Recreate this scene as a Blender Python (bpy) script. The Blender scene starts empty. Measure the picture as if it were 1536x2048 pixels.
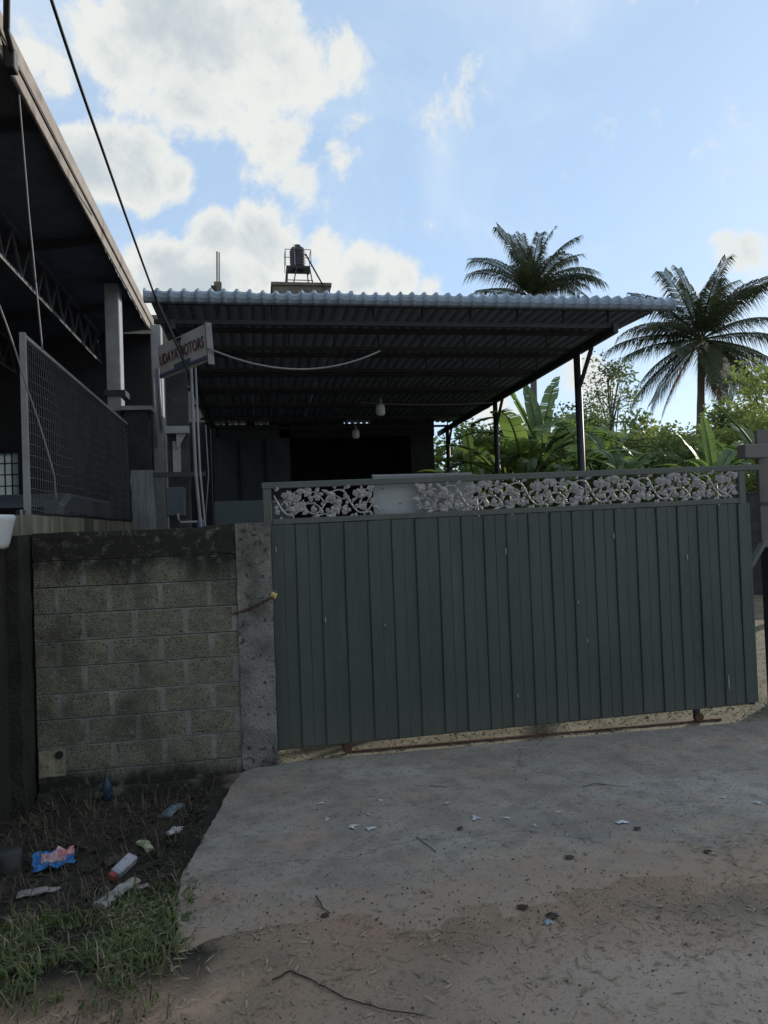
import bpy, bmesh, math, random
from mathutils import Vector, Matrix, noise as mn
R = math.radians
scene = bpy.context.scene
rng = random.Random(7)

# ------------------------------------------------------------------ camera
CAM = Vector((0, 0, 1.70)); FPX = 1470.0
yaw, pitch, roll = R(9.7), R(1.2), R(2.1)
FW = Vector((math.sin(yaw)*math.cos(pitch), math.cos(yaw)*math.cos(pitch), math.sin(pitch)))
_r = Vector((math.cos(yaw), -math.sin(yaw), 0)); _u = _r.cross(FW)
RT = math.cos(roll)*_r - math.sin(roll)*_u
UP = math.sin(roll)*_r + math.cos(roll)*_u
cd = bpy.data.cameras.new('camera'); cam = bpy.data.objects.new('camera', cd)
scene.collection.objects.link(cam); scene.camera = cam
cam.matrix_world = Matrix(((RT.x, UP.x, -FW.x, CAM.x), (RT.y, UP.y, -FW.y, CAM.y), (RT.z, UP.z, -FW.z, CAM.z), (0, 0, 0, 1)))
cd.sensor_fit = 'VERTICAL'; cd.sensor_height = 36.0; cd.lens = FPX/2048*36.0
cd.clip_start = 0.05; cd.clip_end = 3000

def ray(x, y): return RT*((x-768)/FPX) - UP*((y-1024)/FPX) + FW
def ony(x, y, Y): d = ray(x, y); return CAM + d*(Y/d.y)          # point seen at (x, y) standing on the plane Y
def onz(x, y, z=0.0): d = ray(x, y); return CAM + d*((z-CAM.z)/d.z)
def onx(x, y, X): d = ray(x, y); return CAM + d*(X/d.x)

# ------------------------------------------------------------------ world, sun, exposure
SUN_EL, SUN_AZ = R(21), R(55)
world = bpy.data.worlds.new('World'); scene.world = world; world.use_nodes = True
wt = world.node_tree; wt.nodes.clear()
def wn(t, **k):
    n = wt.nodes.new(t)
    for a, b in k.items(): setattr(n, a, b)
    return n
def wmath(op, a, b=None, c=None, clamp=False):
    n = wn('ShaderNodeMath', operation=op); n.use_clamp = clamp
    for i, v in enumerate((a, b, c)):
        if v is None: continue
        if isinstance(v, (int, float)): n.inputs[i].default_value = v
        else: wt.links.new(v, n.inputs[i])
    return n.outputs[0]
STR = 0.12
sky = wn('ShaderNodeTexSky', sky_type='NISHITA'); sky.sun_disc = False
sky.sun_elevation = SUN_EL; sky.sun_rotation = SUN_AZ; sky.air_density = 1.0; sky.dust_density = .25; sky.ozone_density = 2.0
tc = wn('ShaderNodeTexCoord'); nrm = wn('ShaderNodeVectorMath', operation='NORMALIZE'); wt.links.new(tc.outputs['Generated'], nrm.inputs[0])
D = nrm.outputs[0]
sep = wn('ShaderNodeSeparateXYZ'); wt.links.new(D, sep.inputs[0])
# cloud masses: direction (given where each hangs in the sky), angular radius, weight
CLOUDS = [(330, 30, .085, .95), (420, 70, .085, .95), (500, 130, .08, 1.0), (400, 180, .07, .9), (480, 225, .05, .85), (560, 265, .04, .7), (250, 100, .055, .75), (110, 175, .04, .65), (60, 120, .035, .6), (270, 185, .04, .6), (540, 40, .05, .7), (200, 20, .04, .55),
          (200, 325, .05, .85), (280, 335, .05, .95), (345, 350, .035, .8), (150, 285, .035, .75), (240, 250, .02, .45), (260, 380, .03, .6),
          (310, 545, .045, .95), (350, 570, .05, .9), (440, 475, .04, 1.0), (510, 475, .045, 1.05), (560, 510, .045, 1.0), (640, 520, .04, 1.0), (720, 545, .04, 1.0), (800, 560, .035, .9), (430, 560, .05, 1.0), (250, 565, .035, .85), (500, 560, .05, .95), (600, 570, .05, .95), (860, 585, .03, .75),
          (690, 110, .035, .46), (690, 300, .045, .44), (1500, 505, .04, .60), (1450, 470, .02, .5), (1170, 745, .045, .6), (1110, 700, .04, .5), (500, 360, .05, .35), (860, 0, .03, .45), (1000, 820, .05, .5), (620, 380, .05, .36)]
cov = None
for x, y, rad, w in CLOUDS:
    d = ray(x, y).normalized()
    dist = wn('ShaderNodeVectorMath', operation='DISTANCE'); wt.links.new(D, dist.inputs[0]); dist.inputs[1].default_value = d
    v = wmath('MULTIPLY', wmath('SMOOTH_MIN', wmath('MAXIMUM', wmath('SUBTRACT', 1.0, wmath('DIVIDE', dist.outputs['Value'], rad*1.5)), 0.0), 0.75, .1), w)
    cov = v if cov is None else wmath('SMOOTH_MAX', cov, v, .12)
# everywhere else: fair-weather cumulus on the same layer
pl = wn('ShaderNodeVectorMath', operation='SCALE'); wt.links.new(D, pl.inputs[0])
wt.links.new(wmath('DIVIDE', 1.0, wmath('ADD', wmath('MAXIMUM', sep.outputs[2], 0.0), .18)), pl.inputs['Scale'])
ng = wn('ShaderNodeTexNoise'); ng.inputs['Scale'].default_value = .85; ng.inputs['Detail'].default_value = 2; wt.links.new(pl.outputs[0], ng.inputs['Vector'])
camdot = wn('ShaderNodeVectorMath', operation='DOT_PRODUCT'); wt.links.new(D, camdot.inputs[0]); camdot.inputs[1].default_value = ray(900, 500).normalized()
gen = wmath('MULTIPLY', wmath('SUBTRACT', ng.outputs['Fac'], .38), 2.2)
away = wmath('MULTIPLY', wmath('SUBTRACT', .80, camdot.outputs['Value']), 4.0, clamp=True)
cov = wmath('MAXIMUM', cov, wmath('MULTIPLY', gen, away))
nd = wn('ShaderNodeTexNoise'); nd.inputs['Scale'].default_value = 10.0; nd.inputs['Detail'].default_value = 12; nd.inputs['Roughness'].default_value = .63; nd.inputs['Distortion'].default_value = .25
wt.links.new(D, nd.inputs['Vector'])
dens = wmath('ADD', cov, wmath('MULTIPLY', wmath('SUBTRACT', nd.outputs['Fac'], .5), 1.7))
mr = wn('ShaderNodeMapRange', interpolation_type='SMOOTHSTEP'); mr.inputs['From Min'].default_value = .20; mr.inputs['From Max'].default_value = .47; wt.links.new(dens, mr.inputs['Value'])
alpha = mr.outputs[0]
# thin cloud glows, thick cloud turns grey
nd2 = wn('ShaderNodeTexNoise'); nd2.inputs['Scale'].default_value = 7.0; nd2.inputs['Detail'].default_value = 6; 
off = wn('ShaderNodeVectorMath', operation='ADD'); wt.links.new(D, off.inputs[0]); off.inputs[1].default_value = (3.1, 1.7, .4); wt.links.new(off.outputs[0], nd2.inputs['Vector'])
thick = wn('ShaderNodeMapRange', interpolation_type='SMOOTHSTEP'); thick.inputs['From Min'].default_value = .42; thick.inputs['From Max'].default_value = .98
wt.links.new(wmath('ADD', dens, wmath('MULTIPLY', wmath('SUBTRACT', nd2.outputs['Fac'], .5), .7)), thick.inputs['Value'])
ccol = wn('ShaderNodeMix', data_type='RGBA'); wt.links.new(thick.outputs[0], ccol.inputs['Factor'])
ccol.inputs['A'].default_value = (.66/STR, .67/STR, .64/STR, 1); ccol.inputs['B'].default_value = (.43/STR, .48/STR, .51/STR, 1)
# thin veil of high haze over the blue
skm = wn('ShaderNodeMix', data_type='RGBA'); skm.inputs['Factor'].default_value = .60; wt.links.new(sky.outputs[0], skm.inputs['A']); skm.inputs['B'].default_value = (.46/STR, .61/STR, .80/STR, 1)
cir = wn('ShaderNodeTexNoise'); cir.inputs['Scale'].default_value = 1.6; cir.inputs['Detail'].default_value = 8; cir.inputs['Roughness'].default_value = .6; cir.inputs['Distortion'].default_value = .6; wt.links.new(pl.outputs[0], cir.inputs['Vector'])
cmr = wn('ShaderNodeMapRange', interpolation_type='SMOOTHSTEP'); cmr.inputs['From Min'].default_value = .42; cmr.inputs['From Max'].default_value = .75; cmr.inputs['To Max'].default_value = .55; wt.links.new(cir.outputs['Fac'], cmr.inputs['Value'])
skc = wn('ShaderNodeMix', data_type='RGBA'); wt.links.new(cmr.outputs[0], skc.inputs['Factor']); wt.links.new(skm.outputs['Result'], skc.inputs['A']); skc.inputs['B'].default_value = (.60/STR, .68/STR, .76/STR, 1); skm = skc
mx = wn('ShaderNodeMix', data_type='RGBA'); wt.links.new(wmath('MULTIPLY', alpha, .95), mx.inputs['Factor']); wt.links.new(skm.outputs['Result'], mx.inputs['A']); wt.links.new(ccol.outputs['Result'], mx.inputs['B'])
bg = wn('ShaderNodeBackground'); bg.inputs['Strength'].default_value = STR; wt.links.new(mx.outputs['Result'], bg.inputs['Color'])
wo = wn('ShaderNodeOutputWorld'); wt.links.new(bg.outputs[0], wo.inputs['Surface'])

sd = bpy.data.lights.new('sun', 'SUN'); sd.energy = 2.9; sd.angle = R(.9); sd.color = (1.0, .92, .80)
so = bpy.data.objects.new('sun', sd); scene.collection.objects.link(so)
sdir = Vector((math.sin(SUN_AZ)*math.cos(SUN_EL), math.cos(SUN_AZ)*math.cos(SUN_EL), math.sin(SUN_EL)))
so.rotation_euler = sdir.to_track_quat('Z', 'Y').to_euler(); so.location = (30, 20, 30)
vs = scene.view_settings; vs.view_transform = 'Standard'; vs.look = 'None'; vs.exposure = 0.38; vs.gamma = 1.0; vs.use_curve_mapping = False
scene.cycles.use_denoising = True
scene.cycles.max_bounces = 6; scene.cycles.transparent_max_bounces = 8

# ------------------------------------------------------------------ materials
def mat(name, c1, c2=None, scale=6.0, rough=.8, bump=0.0, bscale=40.0, metal=0.0, spots=None, coord='pos', stretch=(1, 1, 1), transl=0.0, detail=6.0, spec=.4, stain=0.0, dust=None, splash=None, crack=False):
    m = bpy.data.materials.new(name); m.use_nodes = True; t = m.node_tree; b = t.nodes['Principled BSDF']
    b.inputs['Roughness'].default_value = rough; b.inputs['Metallic'].default_value = metal; b.inputs['Specular IOR Level'].default_value = spec
    if coord == 'pos': v = t.nodes.new('ShaderNodeNewGeometry').outputs['Position']
    else: v = t.nodes.new('ShaderNodeTexCoord').outputs['Object']
    mp = t.nodes.new('ShaderNodeMapping'); mp.inputs['Scale'].default_value = stretch; t.links.new(v, mp.inputs[0]); v = mp.outputs[0]
    c2 = c2 or tuple(x*.75 for x in c1)
    n = t.nodes.new('ShaderNodeTexNoise'); n.inputs['Scale'].default_value = scale; n.inputs['Detail'].default_value = detail; n.inputs['Roughness'].default_value = .62; t.links.new(v, n.inputs['Vector'])
    rp = t.nodes.new('ShaderNodeValToRGB'); rp.color_ramp.elements[0].position = .32; rp.color_ramp.elements[1].position = .68
    rp.color_ramp.elements[0].color = (*c2, 1); rp.color_ramp.elements[1].color = (*c1, 1); t.links.new(n.outputs['Fac'], rp.inputs[0])
    col = rp.outputs[0]
    for (sc, sscale, lo, hi, amt) in (spots or []):
        s = t.nodes.new('ShaderNodeTexNoise'); s.inputs['Scale'].default_value = sscale; s.inputs['Detail'].default_value = 5; t.links.new(v, s.inputs['Vector'])
        r2 = t.nodes.new('ShaderNodeMapRange'); r2.inputs['From Min'].default_value = lo; r2.inputs['From Max'].default_value = hi; r2.inputs['To Max'].default_value = amt; t.links.new(s.outputs['Fac'], r2.inputs['Value'])
        mxn = t.nodes.new('ShaderNodeMix'); mxn.data_type = 'RGBA'; t.links.new(r2.outputs[0], mxn.inputs['Factor']); t.links.new(col, mxn.inputs['A']); mxn.inputs['B'].default_value = (*sc, 1); col = mxn.outputs['Result']
    if crack:                                          # hairline cracks
        vz = t.nodes.new('ShaderNodeTexVoronoi'); vz.feature = 'DISTANCE_TO_EDGE'; vz.inputs['Scale'].default_value = .42
        nw = t.nodes.new('ShaderNodeTexNoise'); nw.inputs['Scale'].default_value = 3; nw.inputs['Detail'].default_value = 8; t.links.new(v, nw.inputs['Vector'])
        av = t.nodes.new('ShaderNodeVectorMath'); av.operation = 'MULTIPLY_ADD'; t.links.new(nw.outputs['Color'], av.inputs[0]); av.inputs[1].default_value = (.5, .5, 0); t.links.new(v, av.inputs[2]); t.links.new(av.outputs[0], vz.inputs['Vector'])
        rc = t.nodes.new('ShaderNodeMapRange'); rc.inputs['From Min'].default_value = .0; rc.inputs['From Max'].default_value = .0035; rc.inputs['To Min'].default_value = .5; rc.inputs['To Max'].default_value = 0; t.links.new(vz.outputs['Distance'], rc.inputs['Value'])
        mxc = t.nodes.new('ShaderNodeMix'); mxc.data_type = 'RGBA'; t.links.new(rc.outputs[0], mxc.inputs['Factor']); t.links.new(col, mxc.inputs['A']); mxc.inputs['B'].default_value = (.07, .065, .06, 1); col = mxc.outputs['Result']
    if splash:                                         # dried mud kicked up along the bottom edge
        sx = t.nodes.new('ShaderNodeSeparateXYZ'); t.links.new(t.nodes.new('ShaderNodeNewGeometry').outputs['Position'], sx.inputs[0])
        sn = t.nodes.new('ShaderNodeTexNoise'); sn.inputs['Scale'].default_value = 14; sn.inputs['Detail'].default_value = 8; sn.inputs['Roughness'].default_value = .75; t.links.new(t.nodes.new('ShaderNodeNewGeometry').outputs['Position'], sn.inputs['Vector'])
        r3 = t.nodes.new('ShaderNodeMapRange'); r3.inputs['From Min'].default_value = .02; r3.inputs['From Max'].default_value = .42; r3.inputs['To Min'].default_value = .62; r3.inputs['To Max'].default_value = 0; t.links.new(sx.outputs[2], r3.inputs['Value'])
        m3 = t.nodes.new('ShaderNodeMath'); m3.operation = 'MULTIPLY'; t.links.new(r3.outputs[0], m3.inputs[0]); t.links.new(sn.outputs['Fac'], m3.inputs[1])
        mxc = t.nodes.new('ShaderNodeMix'); mxc.data_type = 'RGBA'; t.links.new(m3.outputs[0], mxc.inputs['Factor']); t.links.new(col, mxc.inputs['A']); mxc.inputs['B'].default_value = (*splash, 1); col = mxc.outputs['Result']
    if dust:                                           # road dust blown over the slab's outer edge
        sx = t.nodes.new('ShaderNodeSeparateXYZ'); t.links.new(v, sx.inputs[0])
        def m2(op, a, c, cl=False):
            q = t.nodes.new('ShaderNodeMath'); q.operation = op; q.use_clamp = cl
            for i_, w_ in enumerate((a, c)):
                if isinstance(w_, (int, float)): q.inputs[i_].default_value = w_
                else: t.links.new(w_, q.inputs[i_])
            return q.outputs[0]
        sn = t.nodes.new('ShaderNodeTexNoise'); sn.inputs['Scale'].default_value = 3.0; sn.inputs['Detail'].default_value = 9; sn.inputs['Roughness'].default_value = .7; t.links.new(v, sn.inputs['Vector'])
        fz = m2('ADD', m2('DIVIDE', m2('SUBTRACT', m2('ADD', 3.72, m2('MULTIPLY', sx.outputs[0], .05)), sx.outputs[1]), .55), m2('MULTIPLY', m2('SUBTRACT', sn.outputs['Fac'], .5), 4.0), True)
        mxs = t.nodes.new('ShaderNodeMix'); mxs.data_type = 'RGBA'; t.links.new(m2('MULTIPLY', fz, .85), mxs.inputs['Factor']); t.links.new(col, mxs.inputs['A']); mxs.inputs['B'].default_value = (*dust, 1); col = mxs.outputs['Result']
    if stain:                                          # black algae: grows down in tongues from the wall's top and up from its damp foot
        sx = t.nodes.new('ShaderNodeSeparateXYZ'); t.links.new(t.nodes.new('ShaderNodeNewGeometry').outputs['Position'], sx.inputs[0])
        mps = t.nodes.new('ShaderNodeMapping'); mps.inputs['Scale'].default_value = (3.2, 3.2, 1.3); t.links.new(v, mps.inputs[0])
        sn = t.nodes.new('ShaderNodeTexNoise'); sn.inputs['Scale'].default_value = 1.0; sn.inputs['Detail'].default_value = 8; sn.inputs['Roughness'].default_value = .68; t.links.new(mps.outputs[0], sn.inputs['Vector'])
        def mm(op, a, c, cl=False):
            q = t.nodes.new('ShaderNodeMath'); q.operation = op; q.use_clamp = cl
            for i_, w_ in enumerate((a, c)):
                if isinstance(w_, (int, float)): q.inputs[i_].default_value = w_
                else: t.links.new(w_, q.inputs[i_])
            return q.outputs[0]
        nn = mm('MULTIPLY', mm('SUBTRACT', sn.outputs['Fac'], .5), 3.4)
        hi = mm('ADD', mm('DIVIDE', mm('SUBTRACT', sx.outputs[2], 1.36), .17), nn, True); lo = mm('ADD', mm('DIVIDE', mm('SUBTRACT', .11, sx.outputs[2]), .12), nn, True)
        fn = t.nodes.new('ShaderNodeTexNoise'); fn.inputs['Scale'].default_value = 16; fn.inputs['Detail'].default_value = 8; fn.inputs['Roughness'].default_value = .72; t.links.new(v, fn.inputs['Vector'])
        fz = mm('MULTIPLY', mm('MULTIPLY', mm('MAXIMUM', hi, lo), stain), mm('SUBTRACT', 1.0, mm('MULTIPLY', mm('SUBTRACT', fn.outputs['Fac'], .53, True), 5.0, True)))
        mxs = t.nodes.new('ShaderNodeMix'); mxs.data_type = 'RGBA'; t.links.new(fz, mxs.inputs['Factor']); t.links.new(col, mxs.inputs['A']); mxs.inputs['B'].default_value = (.022, .023, .02, 1); col = mxs.outputs['Result']
    t.links.new(col, b.inputs['Base Color'])
    if bump:
        n2 = t.nodes.new('ShaderNodeTexNoise'); n2.inputs['Scale'].default_value = bscale; n2.inputs['Detail'].default_value = 6; t.links.new(v, n2.inputs['Vector'])
        bp = t.nodes.new('ShaderNodeBump'); bp.inputs['Strength'].default_value = bump; bp.inputs['Distance'].default_value = .02; t.links.new(n2.outputs['Fac'], bp.inputs['Height']); t.links.new(bp.outputs[0], b.inputs['Normal'])
    if transl:
        tr = t.nodes.new('ShaderNodeBsdfTranslucent'); t.links.new(col, tr.inputs['Color']); ms = t.nodes.new('ShaderNodeMixShader'); ms.inputs[0].default_value = transl
        t.links.new(b.outputs[0], ms.inputs[1]); t.links.new(tr.outputs[0], ms.inputs[2]); t.links.new(ms.outputs[0], t.nodes['Material Output'].inputs['Surface'])
    m['col'] = 1
    return m
M = {}
M['block'] = mat('block', (.25, .245, .185), (.145, .145, .112), 11, .95, 1.0, 110, spots=[((.035, .035, .03), 85, .56, .63, .9), ((.06, .06, .05), 2.6, .50, .64, .55), ((.34, .335, .28), 34, .63, .70, .5)], stain=.96)
M['mortar'] = mat('mortar', (.29, .29, .262), (.185, .187, .17), 7, .95, .8, 100, spots=[((.07, .07, .058), 40, .58, .7, .6), ((.08, .08, .07), 2.6, .50, .64, .5)], stain=.95)
M['algae'] = mat('algae', (.055, .055, .048), (.022, .023, .02), 5, .95, .8, 80, spots=[((.28, .28, .23), 22, .62, .70, .55), ((.22, .22, .18), 4.5, .60, .72, .6)])
M['plaster'] = mat('plaster', (.26, .255, .235), (.135, .135, .125), 4, .92, .8, 60, spots=[((.025, .025, .024), 26, .60, .68, .85), ((.05, .05, .046), 3.2, .50, .66, .75), ((.20, .13, .09), 2.0, .66, .78, .4)], stain=.35)
M['black_wall'] = mat('black_wall', (.035, .034, .03), (.014, .014, .013), 3, .95, .7, 40, spots=[((.12, .10, .07), 5, .66, .78, .5)])
M['gate'] = mat('gate', (.056, .079, .069), (.043, .062, .055), 3, .5, .08, 14, stretch=(1, 1, .25), spots=[((.11, .125, .11), 9, .64, .8, .35), ((.03, .034, .03), 2.2, .58, .8, .45), ((.10, .085, .06), 30, .70, .76, .5), ((.080, .10, .089), 24, .54, .70, .28), ((.038, .05, .044), 33, .55, .70, .28)], splash=(.13, .115, .09))
M['gate_frame'] = mat('gate_frame', (.095, .11, .10), (.07, .082, .076), 5, .45, .05, 30, spots=[((.07, .045, .03), 18, .64, .72, .6)])
M['lattice'] = mat('lattice', (.36, .35, .345), (.25, .25, .25), 25, .5, .2, 90, spots=[((.15, .14, .135), 40, .62, .72, .5)])
M['board'] = mat('board', (.36, .39, .40), (.30, .33, .345), 3, .6, spots=[((.12, .12, .12), 30, .7, .75, .6)])
M['rust'] = mat('rust', (.12, .06, .035), (.05, .03, .022), 30, .85, .5, 90)
M['brass'] = mat('brass', (.62, .55, .25), (.5, .42, .16), 40, .4, metal=.5)
M['steel'] = mat('steel', (.20, .21, .22), (.13, .14, .15), 20, .5, metal=.3)
M['dark_steel'] = mat('dark_steel', (.030, .034, .041), (.020, .023, .028), 8, .5)
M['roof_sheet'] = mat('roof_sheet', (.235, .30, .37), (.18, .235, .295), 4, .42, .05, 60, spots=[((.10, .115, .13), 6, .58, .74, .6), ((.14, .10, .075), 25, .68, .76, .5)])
M['asbestos'] = mat('asbestos', (.10, .115, .135), (.07, .08, .095), 5, .9, .3, 30)
M['fascia'] = mat('fascia', (.30, .26, .225), (.20, .175, .155), 6, .85, .3, 40, spots=[((.06, .05, .045), 4, .58, .7, .7)])
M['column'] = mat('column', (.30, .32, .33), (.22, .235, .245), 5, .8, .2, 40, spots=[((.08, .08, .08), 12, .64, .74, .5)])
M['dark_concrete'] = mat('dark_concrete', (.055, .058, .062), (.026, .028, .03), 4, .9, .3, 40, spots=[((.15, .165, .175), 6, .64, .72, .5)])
M['blue_wall'] = mat('blue_wall', (.075, .10, .115), (.05, .068, .08), 3, .7, .2, 30)
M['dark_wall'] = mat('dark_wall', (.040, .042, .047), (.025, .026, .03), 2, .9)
M['concrete'] = mat('concrete', (.37, .335, .285), (.245, .222, .195), 3.4, .95, .25, 260, spots=[((.43, .41, .375), 1.1, .52, .66, .6), ((.38, .275, .215), 1.9, .52, .68, .75), ((.07, .07, .07), 60, .62, .67, .7), ((.22, .205, .185), .8, .52, .68, .6), ((.20, .185, .165), 7, .50, .64, .55), ((.50, .475, .43), 140, .66, .72, .5), ((.13, .125, .12), 12, .60, .72, .55), ((.15, .145, .14), 27, .59, .64, .6), ((.12, .115, .11), 95, .58, .63, .6)], spec=.2, dust=(.36, .27, .20), crack=True)
M['white_plastic'] = mat('white_plastic', (.62, .66, .68), (.56, .60, .62), 5, .35)
M['tank'] = mat('tank', (.035, .036, .038), (.025, .026, .028), 5, .5)
M['far_concrete'] = mat('far_concrete', (.17, .155, .125), (.11, .10, .085), 1.5, .9)
M['bark'] = mat('bark', (.16, .14, .12), (.08, .07, .06), 12, .95, .6, 40, stretch=(1, 1, 3))
M['cable'] = mat('cable', (.02, .02, .022), (.014, .014, .015), 10, .6)
M['grey_cable'] = mat('grey_cable', (.20, .20, .21), (.15, .15, .16), 10, .6)
M['pvc'] = mat('pvc', (.26, .27, .29), (.19, .20, .215), 10, .5)
M['palm_leaf'] = mat('palm_leaf', (.055, .070, .030), (.030, .042, .020), 1.5, .6, transl=.2, spec=.25)
M['palm_dry'] = mat('palm_dry', (.20, .15, .08), (.12, .085, .05), 2, .8, transl=.2)
M['banana'] = mat('banana', (.20, .29, .07), (.11, .18, .045), 1.2, .45, transl=.5, spec=.3)
M['banana_dark'] = mat('banana_dark', (.11, .17, .065), (.065, .11, .045), 1.2, .45, transl=.42, spec=.3)
M['banana_stem'] = mat('banana_stem', (.12, .14, .05), (.10, .08, .04), 6, .6, stretch=(1, 1, .3))
M['leaf_light'] = mat('leaf_light', (.27, .32, .075), (.14, .19, .05), .8, .5, transl=.5)
M['leaf_mid'] = mat('leaf_mid', (.16, .22, .065), (.085, .13, .042), .8, .5, transl=.48)
M['leaf_dark'] = mat('leaf_dark', (.06, .085, .035), (.035, .055, .024), .8, .5, transl=.35)
M['grass'] = mat('grass', (.18, .235, .075), (.085, .135, .045), 5, .6, transl=.35)
M['straw'] = mat('straw', (.44, .375, .26), (.19, .155, .105), 9, .8, transl=.15)
M['debris'] = mat('debris', (.055, .045, .036), (.028, .024, .02), 20, .9)
M['sheet_under_shade'] = mat('sheet_under_shade', (.165, .20, .255), (.13, .16, .205), 4, .6)  # roof sheet colour darkened for the underside, shade put into the paint
M['weed'] = mat('weed', (.13, .18, .06), (.065, .10, .038), 6, .5, transl=.35)
M['dry_stalk'] = mat('dry_stalk', (.15, .13, .09), (.07, .06, .045), 9, .8)
M['dark_floor'] = mat('dark_floor', (.06, .058, .055), (.035, .034, .033), 3, .8)
M['gravel'] = mat('gravel', (.22, .20, .165), (.10, .09, .072), 60, .9)

def ground_material():
    m = bpy.data.materials.new('ground'); m.use_nodes = True; t = m.node_tree; b = t.nodes['Principled BSDF']; b.inputs['Roughness'].default_value = .95; b.inputs['Specular IOR Level'].default_value = .2
    P = t.nodes.new('ShaderNodeNewGeometry').outputs['Position']
    def nz(s, d=6, r=.6):
        n = t.nodes.new('ShaderNodeTexNoise'); n.inputs['Scale'].default_value = s; n.inputs['Detail'].default_value = d; n.inputs['Roughness'].default_value = r; t.links.new(P, n.inputs['Vector']); return n.outputs['Fac']
    def ramp(v, a, ca, c, cb):
        r = t.nodes.new('ShaderNodeValToRGB'); e = r.color_ramp.elements; e[0].position = a; e[1].position = c; e[0].color = (*ca, 1); e[1].color = (*cb, 1); t.links.new(v, r.inputs[0]); return r.outputs[0]
    def mix(f, a, c):
        n = t.nodes.new('ShaderNodeMix'); n.data_type = 'RGBA'; t.links.new(f, n.inputs['Factor']); t.links.new(a, n.inputs['A'])
        if isinstance(c, tuple): n.inputs['B'].default_value = (*c, 1)
        else: t.links.new(c, n.inputs['B'])
        return n.outputs['Result']
    def mth(op, a, c, clamp=False):
        n = t.nodes.new('ShaderNodeMath'); n.operation = op; n.use_clamp = clamp
        for i, v in enumerate((a, c)):
            if isinstance(v, (int, float)): n.inputs[i].default_value = v
            else: t.links.new(v, n.inputs[i])
        return n.outputs[0]
    s = t.nodes.new('ShaderNodeSeparateXYZ'); t.links.new(P, s.inputs[0]); X, Y = s.outputs[0], s.outputs[1]
    dirt = ramp(nz(2.5), .35, (.25, .195, .14), .65, (.36, .275, .20))
    dirt = mix(mth('MULTIPLY', mth('SUBTRACT', nz(.9, 3), .45, True), 4.0, True), dirt, (.40, .265, .195))
    dirt = mix(mth('MULTIPLY', mth('SUBTRACT', nz(1.6, 4), .52, True), 5.0, True), dirt, (.21, .185, .145))
    # paler dirt towards the road, growing to the right
    road = mth('MULTIPLY', mth('SUBTRACT', mth('ADD', 2.75, mth('MULTIPLY', nz(1.2, 3), .5)), Y), 2.6, True)
    road = mth('MULTIPLY', road, mth('MULTIPLY', mth('SUBTRACT', X, -.1), .6, True), True)
    dirt = mix(road, dirt, ramp(nz(3, 5), .3, (.40, .315, .255), .7, (.47, .395, .33)))
    dirt = mix(mth('MULTIPLY', mth('SUBTRACT', nz(75, 3), .60, True), 9.0, True), dirt, (.10, .085, .07))
    tan = ramp(nz(3.0), .35, (.15, .135, .095), .65, (.25, .225, .165))
    tan = mix(mth('MULTIPLY', mth('SUBTRACT', nz(60, 4), .58, True), 7.0, True), tan, (.10, .085, .06))
    soil = ramp(nz(6), .3, (.028, .026, .022), .7, (.060, .054, .044))
    back = mth('MULTIPLY', mth('MULTIPLY', mth('SUBTRACT', Y, 5.35), 12.0, True), mth('MULTIPLY', mth('SUBTRACT', X, .02), 30.0, True))
    c = mix(back, dirt, tan)
    lx = mth('MULTIPLY', mth('SUBTRACT', mth('SUBTRACT', mth('MULTIPLY', nz(4), .3), X), .33), 9.0, True)
    ly = mth('MULTIPLY', mth('SUBTRACT', mth('SUBTRACT', Y, 2.5), mth('MULTIPLY', nz(2), .5)), 3.0, True)
    c = mix(mth('MULTIPLY', lx, mth('MULTIPLY', ly, mth('SUBTRACT', 1.0, back))), c, soil)
    t.links.new(c, b.inputs['Base Color'])
    bp = t.nodes.new('ShaderNodeBump'); bp.inputs['Strength'].default_value = .8; bp.inputs['Distance'].default_value = .015; t.links.new(nz(55, 6, .7), bp.inputs['Height']); t.links.new(bp.outputs[0], b.inputs['Normal'])
    return m
M['ground'] = ground_material()

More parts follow.
